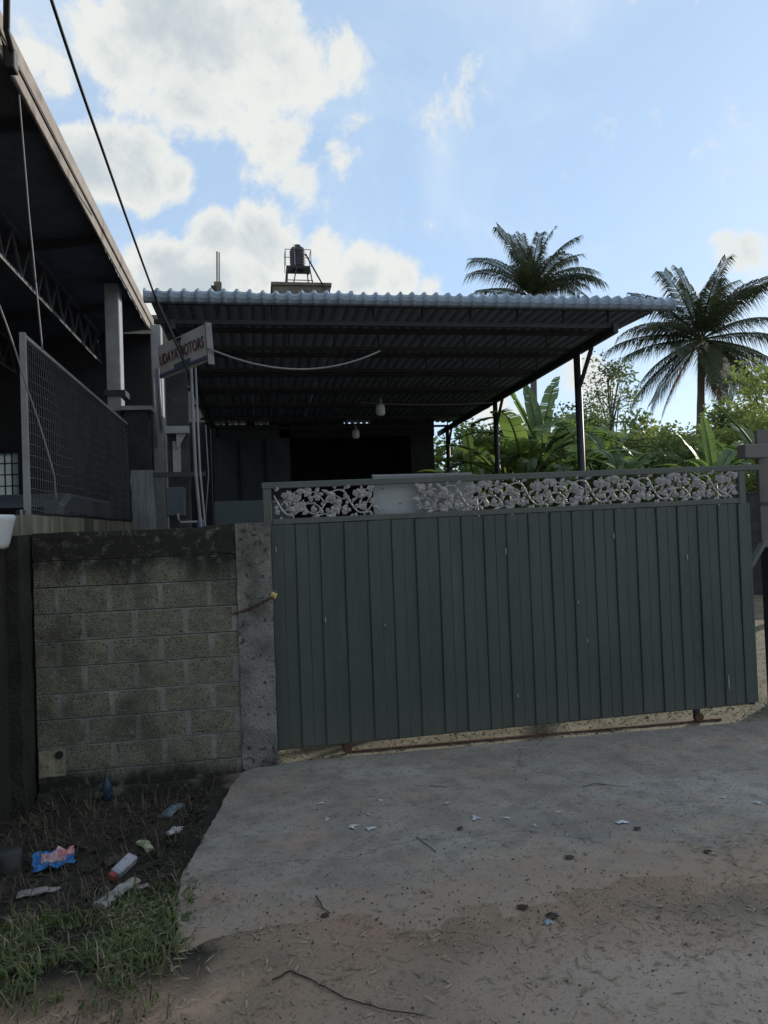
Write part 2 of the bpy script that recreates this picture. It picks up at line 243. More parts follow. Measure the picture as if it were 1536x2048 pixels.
# ------------------------------------------------------------------ mesh helpers
COL = scene.collection
class MB:
    def __init__(s): s.v = []; s.f = []
    def add(s, vs, fs):
        k = len(s.v); s.v += [tuple(p) for p in vs]; s.f += [tuple(i+k for i in f) for f in fs]; return s
    def box(s, x0, x1, y0, y1, z0, z1, j=0.0):
        q = lambda: rng.uniform(-j, j) if j else 0
        vs = [(x+q(), y+q(), z+q()) for z in (z0, z1) for x, y in ((x0, y0), (x1, y0), (x1, y1), (x0, y1))]
        return s.add(vs, [(3, 2, 1, 0), (4, 5, 6, 7), (0, 1, 5, 4), (1, 2, 6, 5), (2, 3, 7, 6), (3, 0, 4, 7)])
    def bar(s, a, b, w, h=None):                     # rectangular bar from a to b
        a, b = Vector(a), Vector(b); h = h or w; d = (b-a).normalized()
        r = d.cross(Vector((0, 0, 1))); r = r.normalized() if r.length > 1e-4 else Vector((1, 0, 0)); u = r.cross(d)
        vs = [p + r*sx*w/2 + u*sz*h/2 for p in (a, b) for sx, sz in ((-1, -1), (1, -1), (1, 1), (-1, 1))]
        return s.add(vs, [(0, 1, 2, 3), (7, 6, 5, 4), (0, 4, 5, 1), (1, 5, 6, 2), (2, 6, 7, 3), (3, 7, 4, 0)])
    def tube(s, pts, r, n=8, r2=None, cap=True):
        pts = [Vector(p) for p in pts]; k = len(pts); rings = []
        for i, p in enumerate(pts):
            d = (pts[min(i+1, k-1)]-pts[max(i-1, 0)]).normalized()
            a = d.cross(Vector((0, 0, 1))) if abs(d.z) < .95 else d.cross(Vector((0, 1, 0))); a.normalize(); b = d.cross(a)
            rr = r[i] if isinstance(r, (list, tuple)) else (r if r2 is None else r+(r2-r)*i/max(k-1, 1))
            rings.append([p+(a*math.cos(2*math.pi*j/n)+b*math.sin(2*math.pi*j/n))*rr for j in range(n)])
        vs = [q for ring in rings for q in ring]
        fs = [(i*n+j, i*n+(j+1) % n, (i+1)*n+(j+1) % n, (i+1)*n+j) for i in range(k-1) for j in range(n)]
        if cap: fs += [tuple(range(n-1, -1, -1)), tuple((k-1)*n+j for j in range(n))]
        return s.add(vs, fs)
    def lathe(s, prof, n=20, c=(0, 0, 0)):           # prof: (radius, z)
        vs = [(c[0]+r*math.cos(2*math.pi*j/n), c[1]+r*math.sin(2*math.pi*j/n), c[2]+z) for r, z in prof for j in range(n)]
        fs = [(i*n+j, i*n+(j+1) % n, (i+1)*n+(j+1) % n, (i+1)*n+j) for i in range(len(prof)-1) for j in range(n)]
        fs += [tuple(range(n-1, -1, -1)), tuple((len(prof)-1)*n+j for j in range(n))]
        return s.add(vs, fs)
    def prism(s, poly, axis, a, b):                  # poly in the two other axes, extruded along axis from a to b
        def mk(p, q): return {'x': (q, p[0], p[1]), 'y': (p[0], q, p[1]), 'z': (p[0], p[1], q)}[axis]
        n = len(poly); vs = [mk(p, a) for p in poly]+[mk(p, b) for p in poly]
        fs = [tuple(range(n)), tuple(range(2*n-1, n-1, -1))]+[(i, i+n, (i+1) % n+n, (i+1) % n) for i in range(n)]
        return s.add(vs, fs)
    def build(s, name, m, parent=None, smooth=False, bevel=0.0, fix=True):
        me = bpy.data.meshes.new(name); me.from_pydata(s.v, [], s.f); me.update()
        if fix and len(s.f) < 20000:
            bm = bmesh.new(); bm.from_mesh(me); bmesh.ops.recalc_face_normals(bm, faces=bm.faces)
            if bevel: bmesh.ops.bevel(bm, geom=bm.edges[:], offset=bevel, segments=1, affect='EDGES', clamp_overlap=True)
            bm.to_mesh(me); bm.free()
        if smooth:
            for p in me.polygons: p.use_smooth = True
        return link(name, me, m, parent)
def link(name, me, m, parent=None):
    o = bpy.data.objects.new(name, me)
    if m is not None and not me.materials: me.materials.append(M[m] if isinstance(m, str) else m)
    COL.objects.link(o)
    if parent is not None:
        o.parent = parent; o.matrix_parent_inverse = base_matrix(parent).inverted()
    return o
BASE = {}
def base_matrix(o): return BASE.get(o.name, Matrix.Identity(4))
def tag(o, label, cat, group=None, kind=None):
    if label: o['label'] = label
    if cat: o['category'] = cat
    if group: o['group'] = group
    if kind: o['kind'] = kind
    return o
def thing(name, loc, label, cat, group=None):
    o = bpy.data.objects.new(name, None); COL.objects.link(o); o.location = loc; o.empty_display_size = .2
    BASE[o.name] = Matrix.Translation(Vector(loc)); return tag(o, label, cat, group)
def struct(o): o['kind'] = 'structure'; return o
def nz(x, y, z=0.0): return mn.noise(Vector((x, y, z)))

# ------------------------------------------------------------------ ground and driveway
def ground_z(x, y):
    z = -.03 + .013*nz(x*1.7, y*1.7) + .008*nz(x*4.3, y*4.3) + .004*nz(x*13, y*13)
    f = max(0.0, min(1.0, (3.72+.07*max(x, 0)-y)/.95)); z += f*.042+.014*max(0.0, min(1.0, (3.3-y)/.25))*max(0.0, min(1.0, (.35-x)/.3))                       # road dust rides up over the slab's edge
    l = max(0.0, min(1.0, (-.36-x)/.22))*max(0.0, min(1.0, (y-3.15)/.6)); z += l*(-.085+.03*nz(x*3, y*3, 4)+.018*nz(x*9, y*9, 2)+.010*nz(x*19, y*19, 6))
    if y > 5.3 and x > .05 or y > 5.6: z = -.012 + .006*nz(x*5, y*5)
    if y > 30: z = -.05
    return z
def axis(lo, hi, step, far):
    a = []; v = lo
    while v < hi: a.append(v); v += step
    a.append(hi); s = step; v = lo; b = []
    while v > -far: s *= 1.6; v -= s; b.append(v)
    c = []; s = step; v = hi
    while v < far: s *= 1.6; v += s; c.append(v)
    return b[::-1]+a+c
xs, ys = axis(-3, 5, .05, 900), axis(1.4, 7, .05, 900)
g = MB(); g.v = [(x, y, ground_z(x, y)) for y in ys for x in xs]; n = len(xs)
g.f = [(j*n+i, j*n+i+1, (j+1)*n+i+1, (j+1)*n+i) for j in range(len(ys)-1) for i in range(n-1)]
struct(g.build('ground', 'ground', smooth=True, fix=False))
outline = [(.12, 5.50), (-.05, 5.46), (-.17, 5.38), (-.22, 5.21), (-.26, 4.98), (-.30, 4.72), (-.345, 4.42), (-.395, 4.1), (-.44, 3.84), (-.43, 3.5), (-.40, 3.2), (-.38, 2.9), (.2, 2.4), (1.5, 2.2), (7.0, 2.2), (7.0, 5.50), (4.0, 5.49), (2, 5.505)]
fine = []
for (xa_, ya_), (xb_, yb_) in zip(outline, outline[1:]+outline[:1]):
    m_ = max(1, int(math.hypot(xb_-xa_, yb_-ya_)/.05)) if max(xa_, xb_) < .5 else 1
    fine += [(xa_+(xb_-xa_)*q_/m_+(.016*nz(xa_*3+q_*.9, ya_*5+q_*.7)+.006*rng.uniform(-1, 1) if m_ > 1 else 0), ya_+(yb_-ya_)*q_/m_) for q_ in range(m_)]
s = MB(); s.prism(fine, 'z', -.16, 0.0)
struct(s.build('driveway', 'concrete', bevel=.008))
struct(MB().box(-1.45, 3.95, 7.3, 18, -.1, .004).build('workshop_floor', 'dark_floor')); struct(MB().box(-9.5, -1.8, -1, 13.2, -.1, .006).build('shed_floor', 'dark_floor'))  # unseen dark floors added to cut light bounced up under the roofs
# strip of bare earth under the gate, in front of the track
# ------------------------------------------------------------------ block wall
WY = 5.45
wall = thing('block_wall', (-.85, 5.5, -.2), 'rough concrete block wall with black algae stains beside the gate', 'wall')
zc = [1.73, 1.55, 1.365, 1.179, .988, .811, .625, .448, .265, .082, -.095, -.26]
x0, x1 = -1.555, -.172
MB().box(x0, x1, WY+.018, WY+.13, -.3, 1.722).build('core', 'algae', wall)
for k in range(len(zc)-1): MB().box(x0, x1, WY+.0045, WY+.03, zc[k+1]+.0032, zc[k]-.0032, .0012).build('mortar', 'mortar', wall)
for k in range(len(zc)-1):
    zt, zb = zc[k]-.012, zc[k+1]+.012
    off = .0 if k % 2 else .17
    x = x0-off-.02
    while x < x1:
        a, b = max(x+.019, x0+.002), min(x+.345-.019, x1-.002); x += .345
        if b-a < .05: continue
        B = MB(); nx, nzz = 5, 3; vs = []
        for j in range(nzz):
            for i in range(nx):
                u, w = i/(nx-1), j/(nzz-1); e = (.004 if rng.random() < .35 else .0) if (i in (0, nx-1) and j in (0, nzz-1)) else (.001 if (i in (0, nx-1) or j in (0, nzz-1)) else -.003)
                px = a+(b-a)*u+rng.uniform(-.006, .006); pz = zb+(zt-zb)*w+rng.uniform(-.004, .004)
                if k == 0 and j == nzz-1: pz = 1.735+.014*nz(px*5, 2)
                vs.append((px, WY+e+rng.uniform(-.0018, .0018), pz))
        m_ = len(vs); vs += [(p[0], WY+.02, p[2]) for p in vs]
        fs = [(j*nx+i, j*nx+i+1, (j+1)*nx+i+1, (j+1)*nx+i) for j in range(nzz-1) for i in range(nx-1)]
        ring = [i for i in range(nx)]+[j*nx+nx-1 for j in range(1, nzz)]+[(nzz-1)*nx+i for i in range(nx-2, -1, -1)]+[j*nx for j in range(nzz-2, 0, -1)]
        fs += [(ring[i], ring[i]+m_, ring[(i+1) % len(ring)]+m_, ring[(i+1) % len(ring)]) for i in range(len(ring))]
        B.add(vs, fs)
        o = B.build('block', 'block', wall)
# weathered cement coping, uneven
cp = MB(); nx = 40; vs = []
for i in range(nx+1):
    x = x0+(x1-x0)*i/nx; t = max(0, (x+.55)/.38); zt = 1.745+.012*nz(x*7, 1)+.006*nz(x*25, 3)+.03*min(t, 1)**2
    vs += [(x, WY-.004+.004*nz(x*9, 5), 1.70), (x, WY-.006+.005*nz(x*12, 8), zt), (x, WY+.138, zt+.004), (x, WY+.138, 1.70)]
fs = [(i*4+j, i*4+(j+1) % 4, i*4+4+(j+1) % 4, i*4+4+j) for i in range(nx) for j in range(4)]+[(0, 1, 2, 3), tuple(nx*4+j for j in (3, 2, 1, 0))]
cp.add(vs, fs); cp.build('coping', 'mortar', wall)
def rough_box(x0, x1, y0, y1, z0, z1, step, amp):
    b = bmesh.new(); bmesh.ops.create_cube(b, size=1)
    for v in b.verts: v.co = Vector((x0 if v.co.x < 0 else x1, y0 if v.co.y < 0 else y1, z0 if v.co.z < 0 else z1))
    for ax, ln in ((0, x1-x0), (1, y1-y0), (2, z1-z0)):
        c = max(1, int(ln/step))
        for k in range(1, c):
            no = Vector((0, 0, 0)); no[ax] = 1; co = Vector((x0, y0, z0)); co[ax] += ln*k/c
            bmesh.ops.bisect_plane(b, geom=b.verts[:]+b.edges[:]+b.faces[:], plane_co=co, plane_no=no)
    for v in b.verts: v.co += Vector((nz(v.co.y*13, v.co.z*13), nz(v.co.x*13, v.co.z*13, 3), nz(v.co.x*13, v.co.y*13, 7)))*amp
    me = bpy.data.meshes.new('rough'); b.to_mesh(me); b.free(); return me
link('pillar', rough_box(-.170, .083, WY-.012, WY+.15, -.25, 1.768, .04, .006), 'plaster', wall)
link('plinth', rough_box(-1.56, .12, WY-.04, WY+.1, -.3, -.045, .08, .02), 'algae', wall)
p = ony(105, 1524, WY)
link('patch', rough_box(p.x-.085, p.x+.085, WY-.014, WY+.03, p.z-.10, p.z+.08, .03, .008), mat('patch', (.34, .32, .24), (.16, .15, .11), 14, .9, .5, 60), wall)
dp = MB(); dp.tube([(p.x+.05, WY+.10, p.z+.055), (p.x+.05, WY-.035, p.z+.05)], .026, 12); dp.build('drain_pipe', 'cable', wall)
pier = link('pier', rough_box(-2.6, -1.575, 5.20, 5.62, -.35, 1.735, .10, .014), 'black_wall'); tag(pier, 'black weathered masonry pier at the end of the block wall', 'pier')

# ------------------------------------------------------------------ sliding gate
GY = 5.625; TILT = .0118
gx0, gx1 = .052, 4.085
gate = thing('sliding_gate', (gx0, GY, 0), 'dark green steel sliding gate with ribbed sheet and cast vine lattice', 'gate')
def gz(x, z): return z + (x-.07)*TILT
def gbar(name, xa, xb, za, zb, w, m='gate_frame', y=GY, d=None, bev=.004):
    d = d or w; B = MB()
    vs = [(x, yy, gz(x, z)) for z in (za, zb) for x, yy in ((xa, y-d/2), (xb, y-d/2), (xb, y+d/2), (xa, y+d/2))]
    B.add(vs, [(3, 2, 1, 0), (4, 5, 6, 7), (0, 1, 5, 4), (1, 2, 6, 5), (2, 3, 7, 6), (3, 0, 4, 7)]); return B.build(name, m, gate, bevel=bev)
tr_ = gbar('top_rail', .03, 4.20, 2.022, 2.070, .05)
gbar('middle_rail', gx0+.05, 4.00, 1.748, 1.792, .05)
gbar('bottom_rail', gx0+.05, gx1-.04, .060, .108, .05)
gbar('stile', .036, gx0+.048, .055, 2.020, .05); gbar('stile', 4.002, 4.062, .055, 2.020, .05)
PW = .1848; xp = gx0+.032; k = 0
while xp < gx1-.01:
    xe = min(xp+PW+.006, gx1); prof = [(xp, -.002), (xp, -.016), (xp+.006, -.020), (xp+PW*.48, -.0125), (xp+PW*.5, -.0095), (xp+PW*.52, -.0125), (xe-.012, -.006), (xe, -.003)]
    prof = [(min(a, xe), b+rng.uniform(-.0012, .0012)) for a, b in prof]
    B = MB(); zt, zb = 1.744, .075+rng.uniform(-.004, .004); lean = rng.uniform(-.003, .003)
    N = len(prof); rows = [zb+(zt-zb)*q_/9 for q_ in range(10)]; vs = []
    for r_, z in enumerate(rows):
        w_ = .0015*math.sin(k*2.1+z*3.1)
        for a, b in prof: vs.append((a+.003*nz(a*2, z*1.5, 3), GY-.028+b+w_+.0035*nz(a*6, z*2.2, 5)+lean*(z-.9)*.5, gz(a, z)))
    fs = [(r_*N+i, r_*N+i+1, (r_+1)*N+i+1, (r_+1)*N+i) for r_ in range(9) for i in range(N-1)]
    nv = len(vs); vs += [(v[0], v[1]+.0015, v[2]) for v in vs]; fs += [tuple(i+nv for i in reversed(f)) for f in fs]
    B.add(vs, fs); B.build('panel', 'gate', gate, fix=False); xp += PW; k += 1
for px, py, l_ in ((552, 1100, .05), (651, 1240, .045), (1012, 1103, .055), (1228, 1072, .05), (1375, 1115, .045), (1157, 1205, .03), (1175, 1282, .04), (1036, 1392, .03), (770, 1250, .02), (1458, 1365, .13)):
    q = ony(px, py, GY-.06); B = MB(); B.add([(q.x-.004, q.y, q.z+l_/2), (q.x+.003, q.y, q.z+l_/2*.9), (q.x+.006, q.y, q.z-l_*.1), (q.x+.001, q.y, q.z-l_/2), (q.x-.003, q.y, q.z-l_*.3)], [(0, 4, 3, 2, 1)])
    B.v += [(v[0], v[1]+.004, v[2]) for v in B.v]; B.f += [(5, 6, 7, 8, 9)]+[(i, (i+1) % 5, (i+1) % 5+5, i+5) for i in range(5)]; B.build('drip_mark', 'lattice', gate)
gbar('gate_back', gx0+.05, gx1-.04, .9, .93, .03, 'dark_steel', GY+.012, .03)
for px in (693, 1392):
    X = onz(px, 1508 if px < 900 else 1441).x
    B = MB(); B.box(X-.022, X+.022, GY-.02, GY+.02, .03, gz(X, .065)); br = B.build('roller_bracket', 'dark_steel', gate)
    B = MB(); B.tube([(X+.01, GY-.028, .035), (X+.01, GY+.012, .035)], .038, 16); B.build('roller', 'rust', br)
# vine lattice: one motif, then copies
def leaf_mesh(L, W):
    B = MB(); pts = [(0, 0), (.25, .42), (.5, .5), (.75, .34), (1, 0), (.75, -.34), (.5, -.5), (.25, -.42)]
    vs = [(x*L, 0, y*W) for x, y in pts]+[(.5*L, -.010, 0)]
    fs = [(i, (i+1) % 8, 8) for i in range(8)]; nv = len(vs)
    vs += [(x*L, .006, y*W) for x, y in pts]; fs += [tuple(nv+i for i in range(7, -1, -1))]+[(i, nv+i, nv+(i+1) % 8, (i+1) % 8) for i in range(8)]
    B.add(vs, fs); me = bpy.data.meshes.new('leaf'); me.from_pydata(B.v, [], B.f); me.materials.append(M['lattice']); return me
def flower_mesh(r):
    B = MB()
    for q in range(5):
        a = q*2*math.pi/5; cx, cz = r*.55*math.cos(a), r*.55*math.sin(a)
        vs = [(cx+r*.5*math.cos(t*math.pi/3), -.002, cz+r*.5*math.sin(t*math.pi/3)) for t in range(6)]+[(cx, -.010, cz)]+[(cx+r*.5*math.cos(t*math.pi/3), .007, cz+r*.5*math.sin(t*math.pi/3)) for t in range(6)]
        B.add(vs, [(i, (i+1) % 6, 6) for i in range(6)]+[(i, i+7, (i+1) % 6+7, (i+1) % 6) for i in range(6)])
    B.add([(r*.25*math.cos(t*math.pi/3), -.012, r*.25*math.sin(t*math.pi/3)) for t in range(6)]+[(0, -.018, 0)], [(i, (i+1) % 6, 6) for i in range(6)])
    me = bpy.data.meshes.new('flower'); me.from_pydata(B.v, [], B.f); me.materials.append(M['lattice']); return me
LEAF = [leaf_mesh(.080, .040), leaf_mesh(.060, .034), leaf_mesh(.070, .028), leaf_mesh(.045, .026)]; FLOW = [flower_mesh(.024), flower_mesh(.018)]
ML, MH = .545, .215
def bez(p0, p1, p2, p3, n=10):
    o = []
    for i in range(n+1):
        t = i/n; a = 1-t; o.append(tuple(a**3*p0[q]+3*a*a*t*p1[q]+3*a*t*t*p2[q]+t**3*p3[q] for q in (0, 1)))
    return o
STEMS = [((.00, .62), (.02, .0), (.22, -.1), (.30, .45)), ((.30, .45), (.36, .9), (.50, 1.06), (.60, .82)), ((.60, .82), (.66, .5), (.74, -.05), (.86, .08)), ((.86, .08), (.94, .15), (1.0, .4), (1.0, .62)),
         ((.30, .45), (.26, .7), (.20, .85), (.13, .9)), ((.26, .25), (.20, .45), (.12, .50), (.05, .46)), ((.30, .45), (.36, .55), (.42, .50), (.45, .38)), ((.18, .06), (.26, .02), (.34, .06), (.40, .20)),
         ((.64, .62), (.56, .55), (.52, .62), (.47, .72)), ((.66, .5), (.58, .3), (.52, .25), (.46, .12)), ((.68, .4), (.76, .6), (.80, .8), (.90, .92)), ((.72, .2), (.80, .3), (.84, .45), (.82, .6)), ((.90, .10), (.86, .3), (.90, .45), (.93, .55))]
LV = [(.13, .9, 150, 0), (.18, .83, 60, 1), (.05, .46, 190, 0), (.12, .5, 110, 1), (.16, .40, 250, 1), (.45, .38, -60, 0), (.38, .52, 40, 1), (.40, .20, 20, 2), (.32, .06, -30, 1), (.24, .02, 200, 2),
      (.47, .72, 170, 0), (.54, .60, 230, 1), (.46, .12, 215, 0), (.52, .24, 110, 1), (.56, .3, -50, 1), (.90, .92, 20, 0), (.82, .72, 120, 1), (.78, .62, 10, 1), (.82, .6, 80, 0), (.78, .28, -20, 2), (.93, .55, 80, 0), (.9, .35, 190, 1),
      (.45, .96, 95, 1), (.38, .82, 150, 2), (.62, .95, 60, 1), (.70, .05, 250, 2), (.02, .72, 60, 0), (.08, .2, 200, 1), (.98, .3, -30, 1), (.06, .9, 160, 1)]
FL = [(.20, .66, 0), (.10, .68, 1), (.40, .66, 0), (.44, .52, 1), (.58, .12, 0), (.64, .18, 1), (.74, .80, 0), (.88, .75, 0), (.34, .20, 1), (.96, .86, 1)]
lat0 = gz(0, 1.797)
def lattice(xs0, frac=(0, 1)):
    B = MB()
    for q, st in enumerate(STEMS):
        pts = [(x, z) for x, z in bez(*st) if frac[0]-.01 <= x <= frac[1]+.01]
        if len(pts) < 2: continue
        B.tube([(xs0+x*ML, GY-.012+(.004 if q > 3 else 0), gz(xs0+x*ML, 1.797)+.003+z*(MH-.006)) for x, z in pts], .0072 if q < 4 else .0052, 6)
    for x in (.20, .86):                              # welded pegs to the rail
        if frac[0] <= x <= frac[1]: B.box(xs0+x*ML-.006, xs0+x*ML+.006, GY-.016, GY-.006, gz(xs0, 1.785), gz(xs0, 1.797)+.03)
    if not B.v: return
    st = B.build('lattice_panel', 'lattice', gate, smooth=True)
    for x, z, a, kk in LV:
        if not frac[0] <= x <= frac[1]: continue
        o = link('leaf', LEAF[kk], None, st); o.location = (xs0+x*ML, GY-.016+rng.uniform(-.004, .004), gz(xs0+x*ML, 1.797)+.003+z*(MH-.006)); o.rotation_euler = (rng.uniform(-.2, .2), -R(a+rng.uniform(-12, 12)), rng.uniform(-.2, .2))
    lr = random.Random(12)
    for st_ in STEMS:
        for tt in (3, 5, 7, 9):
            x, z = bez(*st_)[tt]; a = lr.uniform(0, 360); x += .02*math.cos(R(a)); z += .05*math.sin(R(a))
            if not (frac[0] <= x <= frac[1] and .04 < z < .96): continue
            o = link('leaf', LEAF[lr.choice((1, 2, 3, 3))], None, st); o.location = (xs0+x*ML, GY-.014, gz(xs0+x*ML, 1.797)+.003+z*(MH-.006)); o.rotation_euler = (0, -R(a), 0); o.scale = (.8, 1, .8)
    for x, z, kk in FL:
        if not frac[0] <= x <= frac[1]: continue
        o = link('flower', FLOW[kk], None, st); o.location = (xs0+x*ML, GY-.018, gz(xs0+x*ML, 1.797)+.003+z*(MH-.006)); o.rotation_euler = (0, rng.uniform(0, 6), 0)
lattice(gx0-.26, (.60, 1)); lattice(gx0+.285)
xl = 1.225
while xl < 3.99: lattice(xl, (0, min(1, (3.995-xl)/ML))); xl += ML
B = MB(); X = ony(770, 1020, GY).x
B.bar((X, GY-.01, gz(X, 1.79)), (X, GY-.01, gz(X, 1.815)), .008); B.bar((X, GY-.01, gz(X, 1.815)), (X-.03, GY-.01, gz(X, 1.835)), .012); B.bar((X, GY-.01, gz(X, 1.815)), (X+.022, GY-.01, gz(X, 1.82)), .012); B.build('broken_stub', 'lattice', gate)
# white board behind the lattice
a, b = ony(745, 960, 5.70), ony(942, 960, 5.70)
bo = thing('white_board', (a.x, 5.70, 1.2), 'plain white metal board standing behind the gap in the gate lattice', 'board')
MB().box(a.x, b.x, 5.69, 5.71, .35, gz(a.x, 2.10)).build('sheet', 'board', bo, bevel=.003)
MB().box(a.x-.004, b.x+.004, 5.683, 5.718, gz(a.x, 2.088), gz(a.x, 2.106)).build('edge_strip', 'column', bo)
B = MB()
for px, py in ((751, 1006), (800, 1007), (765, 978), (842, 968)):
    q = ony(px, py, 5.688); B.tube([(q.x, 5.684, q.z), (q.x, 5.695, q.z)], .006, 8)
B.build('screw', 'dark_steel', bo)
# track
B = MB(); B.box(.62, 3.75, 5.615, 5.640, -.03, .006); tag(B.build('gate_track', 'rust'), 'rusty steel rail in the ground that the gate rolls along', 'rail')
# right post
gp = thing('gate_post', (4.40, 5.85, 0), 'dark steel guide post with box arm at the far end of the gate', 'post')
MB().box(4.43, 4.60, 5.78, 5.95, -.1, 2.42).build('post', 'dark_steel', gp, bevel=.006)
MB().box(4.292, 4.56, 5.735, 5.775, 1.405, 2.43).build('cladding', mat('clad', (.13, .12, .115), (.085, .08, .08), 6, .6), gp, bevel=.004)
MB().box(4.29, 4.5, 5.728, 5.734, 1.77, 1.80).build('strap', 'dark_steel', gp)
a = ony(1478, 890, 5.70); b = ony(1520, 917, 5.70)
MB().box(a.x, b.x+.03, 5.62, 5.733, b.z, a.z).build('guide_arm', mat('arm', (.15, .14, .135), (.11, .105, .10), 6, .6), gp, bevel=.006)
MB().bar(ony(1499, 1133, 5.70), ony(1530, 1080, 5.76), .05, .04).build('brace', 'gate_frame', gp, bevel=.003)
rw = thing('shade_wall', (8, 5.8, 0), 'unseen wall added past the steel guide post to shade the drive', 'wall')  # unseen wall, added to keep the sun off the drive
link('wall', rough_box(4.602, 14, 5.72, 5.88, -.2, 2.55, .4, .006), 'plaster', rw); MB().box(4.602, 14, 5.69, 5.91, 2.554, 2.62).build('coping', 'algae', rw)
# chain and padlock
h = Vector((ony(465, 1228, WY).x, WY-.012, ony(465, 1228, WY).z)); e = Vector((.100, GY-.085, ony(545, 1188, 5.5).z)); mid = Vector((-.09, WY-.022, (h.z*1.35+e.z*.65)/2-.012)); ed = Vector((.088, WY-.022, e.z-.012))
ch = thing('chain', h, 'rusty chain reaching from a hole in the pillar to the gate', 'chain'); path = []
for u, w in ((h, mid), (mid, ed), (ed, e)):
    nn = max(2, int((w-u).length/.019)); path += [u.lerp(w, i/nn) for i in range(nn)]
path.append(e)
for i in range(len(path)-1):
    a, b = path[i], path[i+1]; d = (b-a).normalized(); s_ = d.cross(Vector((0, 1, 0))).normalized() if i % 2 else Vector((0, 1, 0)); B = MB(); c = (a+b)/2
    B.tube([c+d*.014*math.cos(t)+s_*.008*math.sin(t) for t in [q*math.pi/5 for q in range(11)]], .0032, 5); B.build('link', 'rust', ch)
lk = thing('padlock', e, 'small brass padlock hanging on the rusty chain', 'padlock')
c = ony(548, 1187, 5.46)
B = MB(); B.box(-.022, .022, -.011, .011, -.024, .014); o = B.build('body', 'brass', None, bevel=.003); o.parent = lk; o.location = c-e+Vector((0, -.02, -.006)); o.rotation_euler = (0, R(25), 0)
B = MB(); B.tube([(.014*math.cos(t), 0, .012+.016*math.sin(t)+(.004)) for t in [q*math.pi/8 for q in range(9)]], .0035, 6); o = B.build('shackle', 'steel', None); o.parent = lk; o.location = c-e+Vector((0, -.02, -.006)); o.rotation_euler = (0, R(25), 0)

# ------------------------------------------------------------------ canopy
CX0, CX1, CY0, CY1 = -.945, 4.20, 6.76, 14.6
def roof_z(y): return 3.905-.013*(y-CY0)
can = thing('canopy', (1.6, 10, 0), 'grey blue ribbed sheet canopy on dark steel posts behind the gate', 'canopy')
NS = 11; SW = (CX1-CX0)/NS
for k in range(NS):
    xa = CX0+k*SW; ribs = 4; path = [(CY0+.045, 3.792, -1, -.3), (CY0+.012, 3.80, -1, -.2), (CY0-.008, 3.828, -1, .1), (CY0-.002, 3.865, -.8, .6), (CY0+.035, 3.895, -.35, .94), (CY0+.10, 3.905, 0, 1), (CY0+3, roof_z(CY0+3), 0, 1), (CY1, roof_z(CY1), 0, 1)]
    prof = []; rp = SW/ribs
    for r_ in range(ribs):
        c = xa+rp*(r_+.0)
        prof += [(c, .026), (c+.012, .022), (c+.022, .008), (c+.032, 0), (c+rp*.5, -.004), (c+rp-.032, 0), (c+rp-.022, .008), (c+rp-.012, .022)]
    prof.append((xa+SW+.012, .024)); lift = .008*(k % 2)+rng.uniform(0, .004); lift2 = rng.uniform(-.006, .006); B = MB(); N = len(prof); vs = []
    for (y, z, ny, nz_) in path:
        for x, h_ in prof: vs.append((x, y+ny*(h_+lift)+(lift2 if y < CY0+.05 else 0), z+nz_*(h_+lift)-(rng.uniform(0, .003) if y < CY0+.02 else 0)))
    fs = [(r_*N+i, r_*N+i+1, (r_+1)*N+i+1, (r_+1)*N+i) for r_ in range(len(path)-1) for i in range(N-1)]
    nv = len(vs); nf = len(fs); vs += [(v[0], v[1]+(.003 if v[1] < CY0+.04 else 0), v[2]-.003) for v in vs]; fs += [tuple(i+nv for i in reversed(f)) for f in fs]
    B.add(vs, fs); o = B.build('roof_sheet', 'roof_sheet', can, fix=False); o.data.materials.append(M['sheet_under_shade'])
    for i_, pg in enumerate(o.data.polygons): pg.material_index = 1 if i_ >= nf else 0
TY = [7.02, 7.95, 9.0, 10.1, 11.3, 12.5, 13.6]
for k, y in enumerate(TY):
    zt = roof_z(y)-.03; B = MB(); B.bar((CX0+.05, y, zt), (CX1-.1, y, zt), .04, .05); B.bar((CX0+.05, y, zt-.19), (CX1-.45, y, zt-.19), .035, .04); B.bar((CX1-.45, y, zt-.19), (CX1-.1, y, zt-.03), .03, .03)
    x = CX0+.15+(k % 2)*.2
    while x < CX1-.5: B.bar((x, y, zt-.18), (x, y, zt-.02), .018); x += .49
    B.build('truss', 'dark_steel', can)
MB().bar((3.66, 6.95, 3.645), (3.66, CY1-.1, 3.56), .05, .09).build('girder', 'dark_steel', can)
MB().bar((-.72, 6.95, 3.645), (-.72, CY1-.1, 3.56), .05, .09).build('girder', 'dark_steel', can)
for (px, py, X) in ((1153, 690, 3.66), (990, 795, 3.66), (895, 862, 3.66)):
    q = onx(px, py, X); B = MB(); B.tube([(X, q.y, -.05), (X, q.y, 3.60)], .042, 12); po = B.build('post', 'dark_steel', can, smooth=True)
    B = MB(); B.bar((X, q.y, 3.18), (X-.02, q.y-.42, 3.58), .035); B.build('knee_brace', 'dark_steel', po)
B = MB(); B.tube([(-.72, 12.9, -.05), (-.72, 12.9, 3.5)], .045, 10); B.build('post', 'dark_steel', can)
